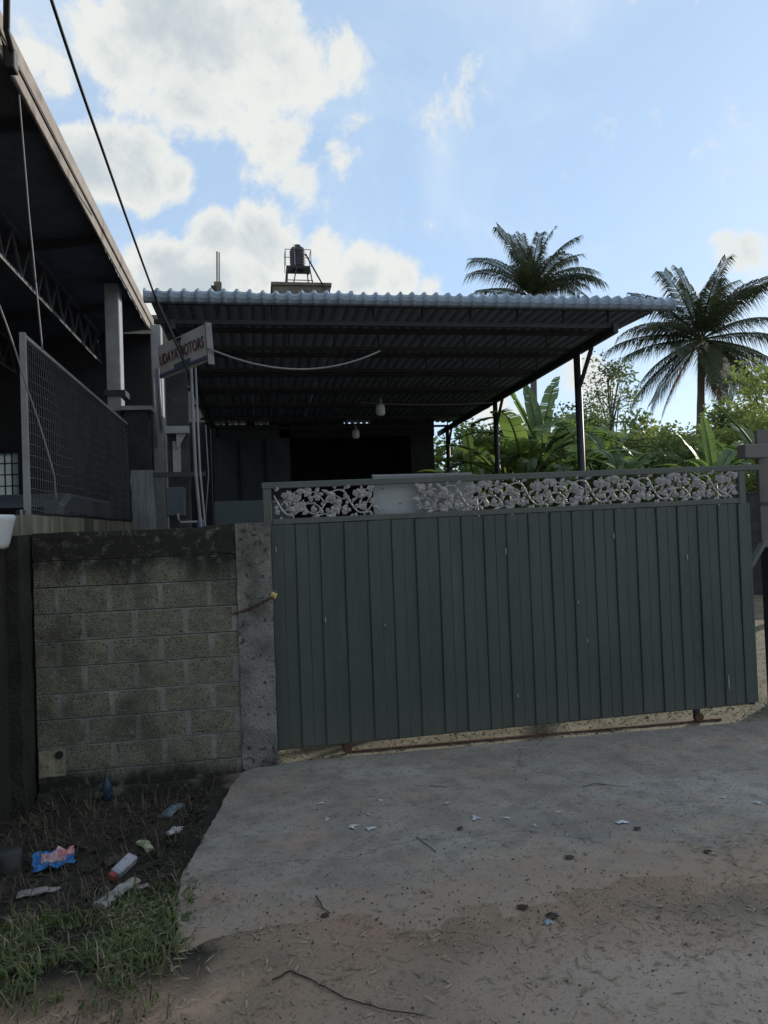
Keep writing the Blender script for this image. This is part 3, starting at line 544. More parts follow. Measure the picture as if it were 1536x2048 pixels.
# workshop behind the canopy
ws = thing('workshop', (1.5, 14.7, 0), 'dark workshop front with grey door leaves at the back of the canopy', 'building')
WYB = 14.3
xa = lambda px: ony(px, 900, WYB).x
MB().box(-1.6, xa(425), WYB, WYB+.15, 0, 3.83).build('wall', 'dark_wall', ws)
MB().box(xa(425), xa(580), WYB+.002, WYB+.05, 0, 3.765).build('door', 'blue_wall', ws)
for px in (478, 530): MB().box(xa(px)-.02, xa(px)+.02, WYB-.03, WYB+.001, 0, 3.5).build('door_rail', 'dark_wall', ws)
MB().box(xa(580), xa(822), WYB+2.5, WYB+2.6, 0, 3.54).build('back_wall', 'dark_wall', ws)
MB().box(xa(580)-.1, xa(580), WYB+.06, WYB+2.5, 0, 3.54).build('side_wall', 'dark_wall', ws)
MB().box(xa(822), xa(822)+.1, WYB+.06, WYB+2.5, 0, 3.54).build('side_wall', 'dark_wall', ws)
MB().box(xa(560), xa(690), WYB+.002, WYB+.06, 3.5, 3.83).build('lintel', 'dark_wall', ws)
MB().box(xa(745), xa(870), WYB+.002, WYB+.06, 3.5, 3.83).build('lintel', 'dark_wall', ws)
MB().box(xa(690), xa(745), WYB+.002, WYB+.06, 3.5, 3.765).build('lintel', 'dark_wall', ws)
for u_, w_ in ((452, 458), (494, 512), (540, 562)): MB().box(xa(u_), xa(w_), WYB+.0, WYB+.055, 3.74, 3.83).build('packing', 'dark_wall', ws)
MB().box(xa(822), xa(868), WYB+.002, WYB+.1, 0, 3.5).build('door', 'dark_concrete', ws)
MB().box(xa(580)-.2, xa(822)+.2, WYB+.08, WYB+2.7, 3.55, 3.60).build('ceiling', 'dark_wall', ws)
# low blue partition behind the pillar
a = ony(428, 1003, 8.2); b = ony(535, 1003, 8.2)
MBp = MB().box(a.x, b.x+.25, 8.2, 8.24, -.02, a.z); o = MBp.build('partition', 'blue_wall', bevel=.004); tag(o, 'low bluish sheet metal partition behind the wall pillar', 'partition')
# hanging bulbs
for (px, py, lab) in ((760, 797, 'white light bulb on a cord strung across the canopy'), (711, 850, 'smaller looking light bulb hung deeper under the canopy')):
    q = onz(px, py, 3.45); t = thing('light_bulb', q, lab, 'bulb', 'bulbs under the canopy')
    MB().lathe([(.014, .0), (.022, -.02), (.022, -.07), (.028, -.075)], 12, q).build('socket', 'pvc', t, smooth=True)
    MB().lathe([(.03, -.076), (.055, -.09), (.062, -.13), (.062, -.20), (.05, -.225), (.02, -.235)], 16, q).build('bulb', 'white_plastic', t, smooth=True)
    MB().tube([q, (q.x, q.y, roof_z(q.y)-.03)], .005, 6).build('cord', 'cable', t)
def cable(name, pts, r, m, label, sag=0.0, n=24, smooth=True):
    pts = [Vector(p) for p in pts]; out = []
    for i in range(len(pts)-1):
        for j in range(n):
            t = j/n; p = pts[i].lerp(pts[i+1], t); p.z -= sag*4*t*(1-t); out.append(p)
    out.append(pts[-1]); B = MB(); B.tube(out, r, 6); return tag(B.build(name, m, smooth=True), label, 'cable')
q = onz(760, 797, 3.45)
cable('light_wire', [ony(722, 805, q.y), ony(985, 805, q.y)], .006, 'grey_cable', 'thin pale wire strung level past the hanging bulb', .03)
cable('sign_wire', [ony(415, 696, 6.05), ony(760, 702, 6.6)], .008, 'grey_cable', 'pale grey wire sagging from the sign across the canopy front', .17)
cable('overhead_cable', [ony(60, -140, 3.2), ony(103, 0, 3.6), ony(200, 285, 4.6), ony(312, 598, 6.70)], .009, 'cable', 'black overhead cable running down from the sky to the canopy corner', .012)
cable('drop_cable', [ony(312, 598, 6.70), ony(349, 678, 6.3), ony(377, 745, 6.2)], .012, 'cable', 'black cable crossing the front of the tilted sign', .0)

# ------------------------------------------------------------------ sign
A, Bp, Cc, Dd = ony(318, 697, 6.9), ony(413, 652, 6.1), ony(420, 725, 6.1), ony(325, 757, 6.9)
A.z += 0; 
sg = thing('sign_board', (Dd+Cc)/2, 'grey white sign board reading UDAYA MOTORS on two thin poles', 'sign')
ux = (Bp-A); wdt = ux.length; ux.normalize(); uz = ((A-Dd)+(Bp-Cc)); uz = (uz-ux*uz.dot(ux)).normalized(); uy = ux.cross(uz)*-1; hgt = ((A-Dd).length+(Bp-Cc).length)/2
SM = Matrix(((ux.x, uy.x, uz.x, Dd.x), (ux.y, uy.y, uz.y, Dd.y), (ux.z, uy.z, uz.z, Dd.z), (0, 0, 0, 1)))
if uy.y < 0: pass
def sput(B, name, m, par=None):
    B.v = [tuple(SM @ Vector(v)) for v in B.v]; return B.build(name, m, par or sg)
fwd = -1 if uy.dot(FW) > 0 else 1                    # which side of the board faces the road
sput(MB().box(0, wdt, -.022, .022, 0, hgt), 'board', mat('signface', (.56, .56, .55), (.46, .465, .465), 4, .6))
sput(MB().box(wdt, wdt+.014, -.028, .028, -.04, hgt+.01), 'edge_frame', 'steel')
sput(MB().box(0, wdt, fwd*.025-.002, fwd*.025+.002, 0, .035), 'blue_band', mat('signblue', (.09, .13, .17), (.07, .10, .14), 4, .6))
sput(MB().box(wdt*.34, wdt*.68, fwd*.028-.002, fwd*.028+.002, .02, .068), 'blue_tab', mat('signblue2', (.09, .13, .17), (.07, .10, .14), 4, .6))
em = MB(); ex = wdt*.47; ez = hgt*.68
em.box(ex-.042, ex+.042, fwd*.026-.002, fwd*.026+.002, ez+.058, ez+.078); em.box(ex-.042, ex+.042, fwd*.026-.002, fwd*.026+.002, ez-.01, ez+.01)
for dx in (-.018, .018): em.add([(ex+dx-.012, fwd*.026, ez+.01), (ex+dx+.006, fwd*.026, ez+.01), (ex+dx+.012, fwd*.026, ez+.058), (ex+dx-.004, fwd*.026, ez+.058)], [(0, 1, 2, 3)])
sput(em, 'emblem', 'cable')
fc = bpy.data.curves.new('t', 'FONT'); fc.body = 'UDAYA MOTORS'; fc.size = .128; fc.extrude = .001; fc.align_x = 'CENTER'; fc.offset = .003
fo = bpy.data.objects.new('t', fc); COL.objects.link(fo); dg = bpy.context.evaluated_depsgraph_get(); me = bpy.data.meshes.new_from_object(fo.evaluated_get(dg)); bpy.data.objects.remove(fo)
for v in me.vertices:
    x, z = v.co.x*(wdt*.90/.96), v.co.y; v.co = SM @ Vector((wdt*.5+x, fwd*.030+v.co.z*.5, hgt*.38+z))
me.materials.clear(); link('lettering', me, mat('signred', (.17, .085, .075), (.13, .07, .065), 8, .6), sg)
for px, r_, ys_ in ((388, .014, 6.5), (397, .009, 6.42)):
    B = MB(); t0 = ony(px-6, 735, ys_); m1 = ony(px+3, 940, ys_); B.tube([(t0.x, ys_, t0.z), (m1.x, ys_, m1.z), (m1.x+.03, ys_, 1.75), (m1.x+.03, ys_, -.02)], r_, 8); B.build('pole', 'pvc', sg, smooth=True)

# ------------------------------------------------------------------ left shed
sh = thing('open_shed', (-4, 9, 0), 'dark open shed with long brown eave and pale concrete columns', 'shed')
EX, EZ = -1.66, 5.30
B = MB(); B.add([(EX+.02, -1, EZ), (EX+.02, 13.2, EZ), (-9.5, 13.2, EZ-1.0), (-9.5, -1, EZ-1.0)], [(0, 1, 2, 3)]); B.add([(EX+.02, -1, EZ+.02), (EX+.02, 13.2, EZ+.02), (-9.5, 13.2, EZ-.98), (-9.5, -1, EZ-.98)], [(3, 2, 1, 0)]); B.build('roof', 'asbestos', sh, fix=False)
MB().box(EX-.012, EX+.012, -1, 13.2, EZ-.235, EZ-.115).build('fascia', 'fascia', sh, bevel=.004)
MB().box(EX+.014, EX+.034, -1, 13.2, EZ-.112, EZ+.03).build('barge_strip', 'fascia', sh, bevel=.004)
# torn edge of the ceiling lining hanging below the fascia
B = MB(); y = 8.7
while y < 13.0:
    l = rng.uniform(.05, .16); d_ = rng.uniform(.01, .05); B.add([(EX-.005, y, EZ-.236), (EX-.005, y+l, EZ-.236), (EX+.0, y+l*.8, EZ-.236-d_), (EX+.0, y+l*.2, EZ-.236-d_*.6)], [(0, 1, 2, 3)]); y += l
B.build('torn_lining', 'column', sh, fix=False)
for (xx, ww) in ((-2.55, .10), (-3.9, .10), (-5.6, .10)):                       # lattice girders running back
    zz = EZ-.12*(EX-xx)-.05; B = MB(); B.bar((xx, 2, zz-.02), (xx, 13, zz-.02), .05); B.bar((xx, 2, zz-.50), (xx, 13, zz-.50), .05); y = 2.2
    while y < 12.6: B.bar((xx, y, zz-.48), (xx, y+.30, zz-.04), .025); B.bar((xx, y+.30, zz-.04), (xx, y+.6, zz-.48), .025); y += .6
    B.build('girder', mat('shed_girder', (.10, .105, .115), (.06, .063, .07), 6, .6), sh)
for yy in (4.0, 6.5, 9.0, 11.5): MB().bar((EX, yy, EZ-.09), (-9, yy, EZ-.97), .05, .10).build('rafter', 'dark_steel', sh)
cA, cB = onx(211, 700, -1.95), onx(243, 700, -1.95)
yc = 10.45; xl_, xr_ = ony(211, 700, yc).x, ony(240, 700, yc).x
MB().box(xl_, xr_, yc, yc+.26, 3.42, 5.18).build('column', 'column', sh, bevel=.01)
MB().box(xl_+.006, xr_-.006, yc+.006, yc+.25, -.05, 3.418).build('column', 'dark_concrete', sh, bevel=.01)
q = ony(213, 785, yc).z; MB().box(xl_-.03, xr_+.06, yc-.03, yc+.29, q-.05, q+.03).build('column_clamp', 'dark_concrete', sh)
yc2 = 12.2; a = ony(303, 760, yc2).x; b = ony(324, 760, yc2).x
MB().box(a, b, yc2, yc2+.25, -.05, 5.1).build('column', 'column', sh, bevel=.01)
for px, y0_, y1_ in ((310, 755, 895), (320, 735, 860)):
    B = MB(); B.tube([ony(px-3, y0_, yc2-.03), ony(px+3, y1_, yc2-.03)], .022, 8); B.build('conduit', 'pvc', sh, smooth=True)
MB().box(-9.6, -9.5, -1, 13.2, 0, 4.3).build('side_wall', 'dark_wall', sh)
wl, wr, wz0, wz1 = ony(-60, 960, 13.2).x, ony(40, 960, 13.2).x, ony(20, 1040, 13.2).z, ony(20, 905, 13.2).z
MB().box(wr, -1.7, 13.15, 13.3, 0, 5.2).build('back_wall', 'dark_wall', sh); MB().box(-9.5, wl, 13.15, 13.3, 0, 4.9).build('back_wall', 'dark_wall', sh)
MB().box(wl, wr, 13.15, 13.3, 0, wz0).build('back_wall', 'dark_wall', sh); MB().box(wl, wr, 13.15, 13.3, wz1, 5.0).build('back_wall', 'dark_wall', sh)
win = MB().box(wl, wr, 13.21, 13.22, wz0, wz1).build('window', mat('pane', (.55, .60, .60), (.45, .5, .5), 2, .5, transl=.6), sh)
B = MB()
for i in range(8): x = wl+(wr-wl)*i/7; B.bar((x, 13.17, wz0), (x, 13.17, wz1), .02)
for i in range(7): z = wz0+(wz1-wz0)*i/6; B.bar((wl, 13.16, z), (wr, 13.16, z), .02)
B.build('grille', 'dark_steel', win)
B = MB(); o = ony(14, 1010, 13.1); B.lathe([(.06, 0), (.08, .1), (.07, .25), (.04, .3)], 10, (o.x, 13.05, o.z-.2)); tag(B.build('bottle', 'white_plastic'), 'small white bottle standing before the gridded shed window', 'bottle')
MB().box(o.x-.4, o.x+.4, 12.9, 13.14, o.z-.23, o.z-.2).build('shelf', 'dark_wall', sh)
# fascia box and cables
jb = thing('junction_box', ony(22, 125, 5.4), 'black junction box with cables on the shed eave', 'junction box')
q = ony(22, 118, 5.45)
B = MB(); B.box(q.x-.035, q.x+.035, q.y-.05, q.y+.05, q.z-.09, q.z+.07); B.build('box', 'cable', jb, bevel=.008)
cable('service_cable', [ony(14, -60, 5.0), ony(13, 60, 5.3), ony(24, 100, 5.4)], .022, 'cable', 'thick black cable rising from the junction box', .0)
cable('eave_cable', [ony(-10, 55, 5.3), ony(38, 140, 5.6), ony(130, 318, 6.8), ony(190, 430, 8.2)], .010, 'cable', 'thin black cable clipped along the brown eave', .006)
cable('hanging_wire', [ony(38, 190, 5.5), ony(58, 430, 5.55), ony(85, 700, 5.6)], .006, 'grey_cable', 'thin wire hanging straight down from the shed eave', .0)
cable('stay_wire', [ony(-10, 590, 5.55), ony(55, 780, 5.6), ony(108, 950, 5.75), ony(112, 1000, 5.8)], .007, 'grey_cable', 'pale stay wire slanting down in front of the mesh fence', -.03)

# ------------------------------------------------------------------ mesh fence on low wall
mf = thing('mesh_fence', (-1.7, 8, 1.9), 'welded wire mesh fence on top of the low streaked wall', 'fence')
FX = -1.70; fy0, fy1 = 5.86, 10.3; fz0, fz1 = 1.90, 3.23
MB().box(FX-.02, FX+.02, fy0-.02, fy0+.02, 1.70, fz1+.03).build('post', 'column', mf)
MB().box(FX-.02, FX+.02, fy1-.02, fy1+.02, 1.88, fz1+.0).build('post', 'dark_steel', mf)
MB().bar((FX, fy0, fz1+.01), (FX, fy1, fz1-.02), .03).build('top_rail', 'column', mf); MB().bar((FX, fy0, fz0), (FX, fy1, fz0+.02), .025).build('bottom_rail', 'dark_steel', mf)
B = MB(); y = fy0+.05
def bul(y, z): return FX+.022*math.sin((y-fy0)*2.1)*math.sin((z-fz0)*2.3)+.01*nz(y*3, z*3)
while y < fy1: B.tube([(bul(y, fz0+(fz1-fz0)*i/6), y, fz0+(fz1-fz0)*i/6) for i in range(7)], .0016, 4, cap=False); y += .055
z = fz0+.03
while z < fz1: B.tube([(bul(fy0+(fy1-fy0)*i/24, z)+.006, fy0+(fy1-fy0)*i/24, z+.018*nz(i*.6, z*2)) for i in range(25)], .0024, 4, cap=False); z += .083
B.build('wire_mesh', 'steel', mf, fix=False)
lw = link('low_wall', rough_box(FX-.10, FX+.10, 5.625, 10.2, -.2, 1.885, .2, .008), mat('streaked', (.30, .29, .22), (.10, .10, .08), 9, .95, .3, 60, stretch=(1, 1, .12), spots=[((.03, .03, .026), 3, .55, .65, .7)])); tag(lw, 'low masonry wall with lit streaks in its colour under the mesh fence', 'wall')  # sunlit streaks on the wall put into its colour as pale stripes
ep = thing('end_pillar', (-1.66, 10.5, 0), 'dark masonry pillar with flat cap where the mesh fence ends', 'pillar')
a, b = ony(252, 950, 10.3).x, ony(298, 950, 10.3).x
link('shaft', rough_box(a, b, 10.32, 10.62, -.1, 3.40, .2, .012), 'dark_concrete', ep); MB().box(a-.05, b+.06, 10.27, 10.67, 3.405, 3.46).build('cap', 'column', ep)
# service post cluster
sp = thing('service_post', (-.85, 6.9, 0), 'dark service post with meter box and conduits behind the block wall', 'post')
a, b = ony(336, 950, 7.0).x, ony(378, 950, 7.0).x
link('shaft', rough_box(a, b, 7.0, 7.16, -.1, ony(340, 700, 7.0).z, .12, .008), 'dark_concrete', sp)
q = ony(340, 862, 6.98); MB().box(a-.0, b+.02, 6.90, 6.998, q.z-.03, q.z+.035).build('bracket', 'column', sp)
B = MB(); z0_ = q.z-.03; B.prism([(b-.09, z0_-.14), (b-.01, z0_-.0), (b-.10, z0_)], 'y', 6.93, 6.97); B.build('gusset', 'column', sp)
q = ony(350, 900, 6.98); MB().box(q.x-.02, q.x+.05, 6.97, 6.998, q.z-.22, q.z+.08).build('cover_plate', 'column', sp)
q0, q1 = ony(308, 950, 6.9), ony(412, 950, 6.9); MB().box(q0.x, q1.x, 6.86, 6.9, q0.z-.025, q0.z+.02).build('cross_bar', 'dark_steel', sp)
q0, q1 = ony(331, 975, 6.8), ony(371, 1032, 6.8); MB().box(q0.x, q1.x, 6.78, 6.90, q1.z, q0.z).build('meter_box', 'blue_wall', sp, bevel=.01)
B = MB(); u0, u1 = ony(356, 1034, 6.75), ony(398, 1043, 6.75); B.tube([(u0.x, 6.76, u0.z+.03), (u0.x, 6.76, u1.z+.03), (u0.x+.02, 6.76, u1.z), (u1.x-.02, 6.76, u1.z), (u1.x, 6.76, u1.z-.03), (u1.x, 6.76, 1.3)], .011, 8); B.build('conduit', 'pvc', sp, smooth=True)
B = MB(); q = ony(403, 1048, 6.6); B.lathe([(.035, 0), (.04, .02), (.04, .07), (.03, .09)], 12, (q.x, 6.6, q.z-.05)); B.tube([(q.x, 6.6, q.z-.04), (q.x, 6.6, 1.2)], .012, 8); B.build('valve', mat('valve', (.10, .16, .28), (.07, .12, .22), 6, .5), sp)
B = MB(); B.tube([ony(411, 850, 6.9), ony(417, 950, 6.9), ony(410, 1050, 6.9)], .006, 6); tag(B.build('loose_wire', 'grey_cable', smooth=True), 'thin loose wire hanging beside the service post', 'wire')
q = ony(283, 1000, 8.0); o = link('water_pillar', rough_box(q.x-.10, q.x+.11, 8.0, 8.2, -.1, ony(283, 940, 8.0).z, .12, .02), mat('streak2', (.30, .33, .36), (.09, .10, .11), 6, .9, .3, 40, stretch=(1.5, 1.5, .15))); tag(o, 'short pale streaked pillar behind the block wall', 'pillar')
# white plastic tub at the pier
q = ony(8, 1065, 5.3)
tb = thing('plastic_tub', (-1.83, 5.35, 1.73), 'white rounded plastic tub on the black pier', 'tub')
z0_ = ony(10, 1098, 5.05).z; z1_ = ony(10, 1030, 5.05).z; cx = ony(32, 1050, 5.05).x-.22
MB().lathe([(.02, 0), (.145, .0), (.165, .012), (.175, .04), (.205, z1_-z0_-.04), (.213, z1_-z0_-.015), (.205, z1_-z0_)], 32, (cx, 5.05, z0_)).build('shell', 'white_plastic', tb, smooth=True)
link('ledge', rough_box(-2.6, cx+.10, 4.9, 5.22, -.35, z0_-.003, .12, .01), 'black_wall', pier)
q0, q1 = ony(33, 1020, 5.65), ony(48, 1082, 5.65); mp_ = thing('stub_post', (q0.x, 5.65, 1.6), 'short grey steel stub post beside the mesh fence', 'post')
MB().box(q0.x, q1.x, 5.63, 5.70, 1.60, q0.z).build('plate', 'dark_concrete', mp_); MB().box(q1.x-.012, q1.x+.002, 5.615, 5.629, 1.60, q0.z).build('edge_bar', 'column', mp_)
# parked van inside the shed
van = thing('parked_van', (-3.0, 9.6, 0), 'dark grey van parked inside the shed behind the wire mesh', 'van')
body = [(7.9, .45), (7.85, 1.05), (8.05, 1.25), (8.75, 2.12), (9.1, 2.24), (12.2, 2.24), (12.35, 2.1), (12.4, .45)]
VX0, VX1 = -3.95, -2.15
MB().prism(body, 'x', VX0, VX1).build('body', mat('van_paint', (.12, .14, .16), (.10, .12, .14), 3, .3), van, bevel=.05)
glass = mat('van_glass', (.012, .014, .016), (.01, .012, .014), 3, .08)
d = Vector((0, .70, .87)).normalized(); nrm_ = Vector((0, -.87, .70)).normalized()
def onscreen(x, t, o_=.012): p = Vector((x, 8.05, 1.25))+Vector((0, .70, .87))*t+nrm_*o_; return p
B = MB(); vs = [onscreen(x, t, o_) for o_ in (.004, .012) for x, t in ((VX0+.14, .14), (VX1-.14, .14), (VX1-.2, .93), (VX0+.2, .93))]; B.add(vs, [(4, 5, 6, 7), (0, 4, 7, 3), (1, 2, 6, 5), (0, 1, 5, 4), (3, 7, 6, 2)]); B.build('windscreen', glass, van)
for ya, yb in ((8.95, 9.9), (10.0, 11.1), (11.2, 12.1)): MB().box(VX1+.002, VX1+.012, ya, yb, 1.35, 2.0).build('side_window', glass, van)
for xx in (VX0+.08, VX1-.08):
    for yy in (8.6, 11.6):
        B = MB(); B.tube([(xx-.1, yy, .32), (xx+.1, yy, .32)], .32, 20); wh = B.build('wheel', 'cable', van); B = MB(); B.tube([(xx-.106, yy, .32), (xx+.106, yy, .32)], .18, 16); B.build('rim', 'steel', wh)
for xx in (VX0+.25, VX1-.25): MB().box(xx-.15, xx+.15, 7.83, 7.86, .82, .98).build('headlight', 'white_plastic', van)
MB().box(VX0, VX1, 7.78, 7.9, .45, .62).build('bumper', 'cable', van)

# ------------------------------------------------------------------ far buildings and water tank
fb = thing('rooftop_building', (2.7, 42, 0), 'plain concrete building top carrying the water tank stand', 'building')
a, b = ony(545, 570, 40), ony(660, 570, 40)
MB().box(a.x, b.x, 40, 44, 0, 15.05).build('wall', 'far_concrete', fb); MB().box(a.x-.08, b.x+.08, 39.9, 44.1, 15.055, 15.22).build('roof_slab', 'far_concrete', fb)
wt_ = thing('tank_stand', (2.6, 41, 15.22), 'thin steel tower holding the black water tank on the rooftop', 'tower')
TS = lambda px, py, Y=40.6: ony(px, py, Y)
bx0, bx1 = TS(571, 567).x, TS(626, 567).x; tx0, tx1 = TS(574, 530).x, TS(619, 530).x; zt = TS(597, 534).z; zr = TS(597, 501).z
legs = [((bx0, 40.4), (tx0, 40.5)), ((bx1, 40.4), (tx1, 40.5)), ((bx0+.1, 41.9), (tx0+.05, 41.6)), ((bx1-.1, 41.9), (tx1-.05, 41.6))]
for (b_, t_) in legs: MB().bar((b_[0], b_[1], 15.2), (t_[0], t_[1], zt), .07).build('leg', 'dark_steel', wt_)
B = MB()
for i in range(6): B.bar((tx0-.04, 40.5+1.1*i/5, zt), (tx1+.04, 40.5+1.1*i/5, zt), .06)
B.bar((tx0, 40.5, zt-.06), (tx0, 41.6, zt-.06), .06); B.bar((tx1, 40.5, zt-.06), (tx1, 41.6, zt-.06), .06); B.build('platform', 'dark_steel', wt_)
B = MB()
for x in (tx0-.08, tx1+.08):
    for y in (40.45, 41.65): B.bar((x, y, zt), (x, y, zr), .035)
    B.bar((x, 40.45, zr), (x, 41.65, zr), .03)
for y in (40.45, 41.65): B.bar((tx0-.08, y, zr), (tx1+.08, y, zr), .03)
B.build('guard_rail', 'dark_steel', wt_)
B = MB(); B.bar((TS(597, 560).x-.3, 40.6, 15.25), (TS(593, 530).x, 40.8, zt), .05); B.bar((bx0, 40.4, 15.5), (bx1, 40.4, 15.5), .04); B.build('brace', 'dark_steel', wt_)
tk = thing('water_tank', (2.7, 41.05, zt), 'black ribbed plastic water tank on its rooftop tower', 'tank')
cx = (TS(580, 510).x+TS(611, 510).x)/2+.02; hh = TS(597, 485).z-zt
prof = [(.36, .03), (.42, .10)]
for i in range(6): prof += [(.43, .14+i*.17), (.45, .18+i*.17), (.45, .26+i*.17), (.43, .29+i*.17)]
prof = [(r_, z*hh/1.5) for r_, z in prof]+[(.36, hh*.88), (.22, hh*.94), (.21, hh*.95)]
MB().lathe(prof, 24, (cx, 41.05, zt)).build('shell', 'tank', tk, smooth=True); MB().lathe([(.20, hh*.95), (.20, hh*1.0), (.1, hh*1.02)], 20, (cx, 41.05, zt)).build('lid', 'tank', tk, smooth=True)
B = MB(); B.tube([(cx-.2, 40.55, zt+hh*.9), (cx-.19, 40.55, zt+.15), (cx-.1, 40.6, zt-.1)], .03, 6); B.build('inlet_pipe', 'pvc', tk)
cable('tank_hose', [ony(611, 508, 40.5), ony(640, 560, 39.9), ony(655, 585, 39.8)], .045, 'cable', 'dark hose slanting from the water tank to the roof', 0)
fc2 = thing('unfinished_column', (-1.75, 40, 14), 'grey unfinished concrete column with bare rebar above the canopy', 'column')
a, b = ony(428, 575, 40), ony(443, 575, 40)
MB().box(a.x, b.x, 40, 40.4, 0, ony(435, 563, 40).z).build('column', 'far_concrete', fc2); MB().box(a.x-.15, a.x+.1, 39.9, 40.0, 0, ony(435, 572, 40).z).build('formwork', 'dark_concrete', fc2)
for px in (433.5, 436, 439): MB().bar(ony(px, 566, 40.2), ony(px-.3, 503 + (px > 438)*2, 40.2), .045).build('rebar', 'rust', fc2)
MB().box(a.x-6, b.x+3, 40.5, 44, 0, 13.5).build('wall', 'far_concrete', fc2)

# ------------------------------------------------------------------ vegetation
def frond_mesh(az, el, L, droop, seed, dens=46):
    r_ = random.Random(seed); pts = []; p = Vector((0, 0, 0)); e = el; n_ = 14
    for i in range(n_+1):
        pts.append(p.copy()); d = Vector((math.cos(e)*math.cos(az), math.cos(e)*math.sin(az), math.sin(e))); p = p+d*(L/n_); e -= droop/n_*(.4+1.2*i/n_)
    B = MB(); B.tube(pts, [.05*(1-.85*i/n_)+.006 for i in range(n_+1)], 4)
    side = Vector((-math.sin(az), math.cos(az), 0)); tw = r_.uniform(-.5, .5)
    for k in range(dens):
        t = .10+.90*k/(dens-1); f = t*n_; i = min(int(f), n_-1); c = pts[i].lerp(pts[i+1], f-i); d = (pts[i+1]-pts[i]).normalized(); up = side.cross(d)*-1
        if up.z < 0: up = -up
        ll = L*.33*(math.sin(min(1, t*1.12+.12)*math.pi*.86)**.6)*(r_.uniform(.85, 1.1))
        for s_ in (-1, 1):
            if r_.random() < .05: continue
            sd_ = (side*math.cos(tw*.6)*s_ + up*(math.sin(tw*.6)*s_+.18)).normalized(); q = (sd_*.78+d*(.45+.4*t)).normalized()
            g1 = c+q*ll*.5+Vector((0, 0, -.12*ll)); g2 = c+q*ll*.86+Vector((0, 0, -(.45+.35*r_.random())*ll)); wv = d*(.019*L/3.6)
            B.add([c-wv*.6, c+wv*.6, g1+wv, g1-wv, g2], [(0, 1, 2, 3), (3, 2, 4)])
    me = bpy.data.meshes.new('frond'); me.from_pydata(B.v, [], B.f); return me
def palm(name, base, top, L, label, specs, seed):
    t = thing(name, base, label, 'palm tree'); B = MB(); k = 16; base, top = Vector(base), Vector(top); pts = []; rad = []
    for i in range(k+1):
        f = i/k; p = base.lerp(top, f); p.x += .25*math.sin(f*2.6); p.y += .15*math.sin(f*3); pts.append(p); rad.append((.24-.10*f)*(1.06 if i % 2 else 1)+(.12*(1-f)**6))
    off = pts[-1]-top; pts = [p-off*(i/k) for i, p in enumerate(pts)]
    B.tube(pts, rad, 10); B.build('trunk', 'bark', t, smooth=True)
    for i, (az, el, dr, ls) in enumerate(specs):
        me = frond_mesh(R(az), R(el), L*ls, R(dr*.65), seed*100+i, 92); o = link('frond', me, 'palm_dry' if el < -45 else 'palm_leaf', t); o.location = top-base
        o.parent = t; o.matrix_parent_inverse = Matrix.Identity(4)
    r_ = random.Random(seed); cl = MB()
    for i in range(9):
        a = r_.uniform(0, 6.28); c = top+Vector((.28*math.cos(a), .28*math.sin(a), -.25-.25*r_.random()))
        cl = MB().lathe([(.03, -.13), (.10, -.08), (.12, 0), (.10, .08), (.03, .13)], 8, c); cl.build('coconut', 'banana_stem', t, smooth=True)
    return t
# azimuths: 0 = right of picture, 90 = away, 180 = left, 270 = towards the road
pr_ = random.Random(3)
spec = [(0, 30, 75, 1), (25, 5, 60, 1), (-20, 12, 70, 1), (-35, 55, 80, 1), (20, 62, 70, 1), (150, 60, 85, .95), (185, 30, 85, 1), (170, 8, 60, 1), (205, 14, 70, 1), (200, 62, 60, 1.0), (270, 75, 60, .95), (250, 50, 90, .95), (300, 48, 95, 1),
        (215, -12, 50, .98), (240, -32, 40, 1), (265, -40, 35, .95), (290, -35, 40, 1), (320, -20, 50, 1), (185, -22, 45, .95), (350, -14, 45, 1), (335, -40, 30, .95), (275, -62, 20, .7), (10, -30, 40, .95), (170, -35, 40, .95), (20, -52, 25, .85), (160, -55, 25, .85), (0, 55, 60, 1), (180, 52, 70, 1), (95, 82, 30, 1), (40, -40, 30, .9), (140, -42, 30, .9), (5, -2, 55, 1), (178, -6, 50, 1)]
spec = [(a+pr_.uniform(-7, 7), e+pr_.uniform(-5, 5), d+pr_.uniform(-8, 8), l*pr_.uniform(.94, 1.05)) for a, e, d, l in spec]
T = ony(1402, 680, 32); palm('coconut_palm', (20.4, 32, -.05), T, 4.15, 'coconut palm with full round crown and bare trunk in view', spec, 5)
spec2 = [(75, 72, 40, 1.0), (110, 78, 30, 1.1), (165, 78, 40, 1.15), (15, 78, 45, 1.1), (170, 62, 105, 1.05), (178, 50, 120, 1.0), (10, 58, 75, 1.1), (0, 46, 120, 1.1), (-15, 40, 125, 1.1), (-30, 30, 110, .95), (190, 14, 40, .85), (330, 20, 85, .8), (265, 66, 80, .95), (230, 40, 110, .8), (290, 50, 100, .9), (20, 34, 110, 1.0), (350, 68, 70, 1.1), (95, 85, 20, 1.05)]
spec2 = [(a+pr_.uniform(-5, 5), e+pr_.uniform(-4, 4), d+pr_.uniform(-6, 6), l) for a, e, d, l in spec2]
T2 = ony(1062, 592, 38); palm('coconut_palm', (14.6, 38, -.05), T2, 3.75, 'taller coconut palm rising straight behind the canopy roof', spec2, 9)

